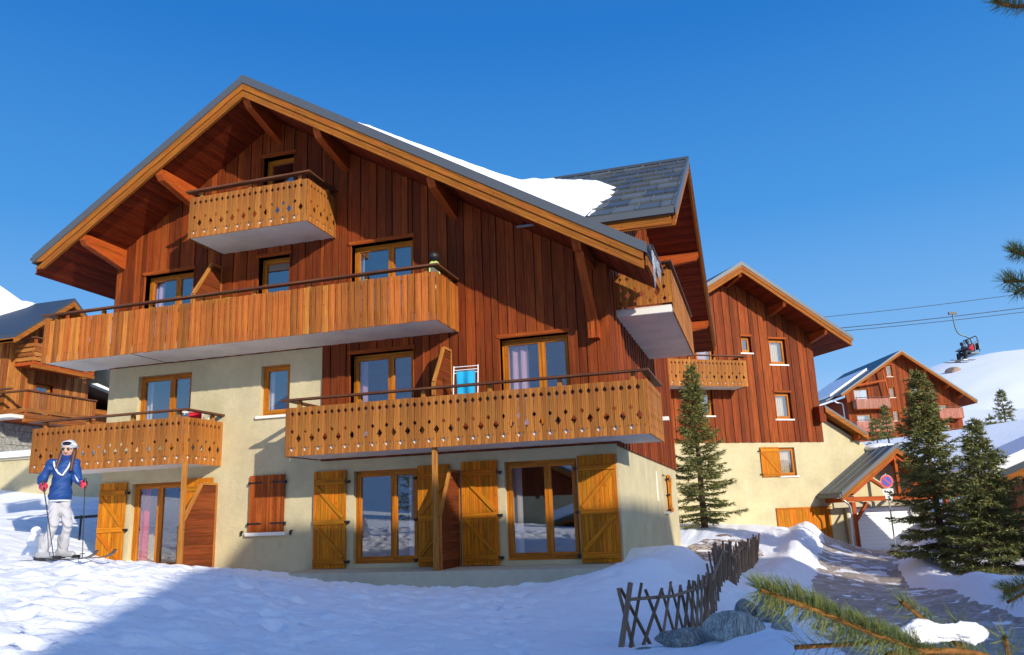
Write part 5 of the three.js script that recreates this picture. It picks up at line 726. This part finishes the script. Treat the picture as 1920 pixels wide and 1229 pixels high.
// ------------------------------------------------------------------ spruce close to the camera: trunk out of frame, boughs reaching in
{
  camera.updateMatrixWorld(true);
  // points along the boughs in metres from the photographer: right, up, ahead (level axes turned with the view)
  const yaw = .28857, o = camera.position, F = (r, u, a) => V(o.x + r * Math.cos(yaw) - a * Math.sin(yaw), o.y + u, o.z - r * Math.sin(yaw) - a * Math.cos(yaw));
  const tp = F(2.9, 0, 1.7), t = thing('spruce_tree', 'nearby spruce whose needled branch tips reach into the picture', 'tree', [tp.x, ground(tp.x, tp.z) - .1, tp.z]); const loc = p => p.clone().sub(t.position);
  mesh('trunk', rod([0, -.3, 0], [0, 6.2, 0], .13, .02, 12), M.bark, t);
  const twigM = wood(.27, .125, .035, { roughness: .85 }), nm = [plain(.13, .17, .035, .5), plain(.2, .2, .045, .5), plain(.08, .12, .035, .5)];
  const bough = (label, pts, L, dens, mats, r = .005, flatten = .5) => {
    const b = part('branch', t); const q = pts.map(p => loc(F(...p))), cu = new THREE.CatmullRomCurve3(q), len = cu.getLength(), n = Math.round(len * dens), sets = mats.map(() => []);
    mesh('twig', flat(new THREE.TubeGeometry(cu, 40, r, 7)), twigM, b);
    for (let i = 0; i < n; i++) { const s = (i + rnd()) / n, p = cu.getPoint(s), d = cu.getTangent(s).negate(), up = V(0, 1, 0), sd = V(0, 0, 0).crossVectors(d, up).normalize(), a = (rnd() < .66 ? 1.57 : -1.57) + rr(-1.35, 1.35), k = L * rr(.75, 1.15) * (s < .04 ? .8 : 1), e = d.clone().multiplyScalar(.6).addScaledVector(up, .9 * Math.sin(a)).addScaledVector(sd, .75 * Math.cos(a)).normalize(), m = p.clone().addScaledVector(e, k * .55).add(V(0, -.0, 0)), tip = p.clone().addScaledVector(e, k).addScaledVector(d, k * .1), arr = pick(sets); arr.push(rod(p.toArray(), m.toArray(), L * .012, L * .015, 5), rod(m.toArray(), tip.toArray(), L * .015, L * .004, 5)); }
    sets.forEach((a, i) => { if (a.length) { const m = mesh('needles', a, mats[i], b); m.userData.kind = 'stuff'; } }); return b;
  };
  bough('main', [[.212, -.071, .755], [.258, -.088, .779], [.304, -.109, .805], [.352, -.128, .831], [.411, -.15, .878], [.574, -.223, 1.028], [1.213, -.45, 1.544], [2.9, -.9, 1.7]], .026, 560, nm, .0026);
  bough('low', [[.269, -.136, .854], [.316, -.135, .854], [.369, -.134, .854], [.411, -.149, .878]], .025, 420, nm, .0024);
  bough('up', [[.4, -.101, .897], [.426, -.121, .912], [.458, -.141, .937], [.503, -.169, .985], [.605, -.235, 1.083], [1.213, -.45, 1.544]], .023, 300, nm, .0026);
  bough('bud', [[.485, -.131, .955], [.489, -.148, .96], [.512, -.174, .996], [.605, -.235, 1.083]], .024, 260, nm, .0026); bough('bud', [[.508, -.142, .907], [.522, -.162, .932], [.581, -.217, 1.027], [.7, -.3, 1.15]], .026, 260, nm, .0026);
  const bs = bough('laden', [[.358, -.146, .856], [.421, -.148, .877], [.493, -.163, .922], [.606, -.218, 1.027]], .024, 340, nm, .0032);
  { const g = new THREE.SphereGeometry(1, 90, 60), p = g.attributes.position, q0 = loc(F(.385, -.128, .87)), q1 = loc(F(.5, -.14, .93)); for (let i = 0; i < p.count; i++) { const u = (p.getX(i) + 1) / 2, k = 1 + .7 * fbm(p.getX(i) * 2.9, p.getY(i) * 1.8, p.getZ(i) * 1.8 + 4) + .22 * fbm(p.getX(i) * 14, p.getY(i) * 9, p.getZ(i) * 9 + 1), c = q0.clone().lerp(q1, u * 1.1 - .05), r = .0165 * (1 + .3 * Math.sin(u * 9)); p.setXYZ(i, c.x, c.y + p.getY(i) * r * .62 * k, c.z + p.getZ(i) * r * 1.3 * k); } g.computeVertexNormals(); mesh('snow_load', g, M.farSnow, bs); }
  bough('side', [[.959, -.181, 1.686], [.993, -.176, 1.706], [1.104, -.166, 1.786], [1.751, -.154, 2.091], [2.9, -.1, 1.7]], .03, 300, nm, .004); bough('side', [[.964, -.2, 1.691], [1.014, -.183, 1.707], [1.104, -.166, 1.786]], .028, 420, nm, .003);
  bough('top', [[1.169, 1.143, 1.683], [1.241, 1.159, 1.73], [1.352, 1.189, 1.775], [2.069, 1.274, 2.063], [2.9, 1.4, 1.7]], .034, 300, nm, .005);
  bough('mid', [[1.188, .569, 1.818], [1.257, .57, 1.869], [2.13, .557, 2.334], [2.9, .7, 1.7]], .034, 300, nm, .005); bough('mid', [[1.166, .499, 1.834], [1.242, .511, 1.883], [2.13, .557, 2.334]], .034, 260, nm, .004); bough('mid', [[1.19, .471, 1.841], [1.261, .501, 1.885], [2.13, .557, 2.334]], .034, 240, nm, .004);
}
scene.traverse(o => { if (o.isMesh) { o.castShadow = true; o.receiveShadow = true; } });
renderer.render(scene, camera);
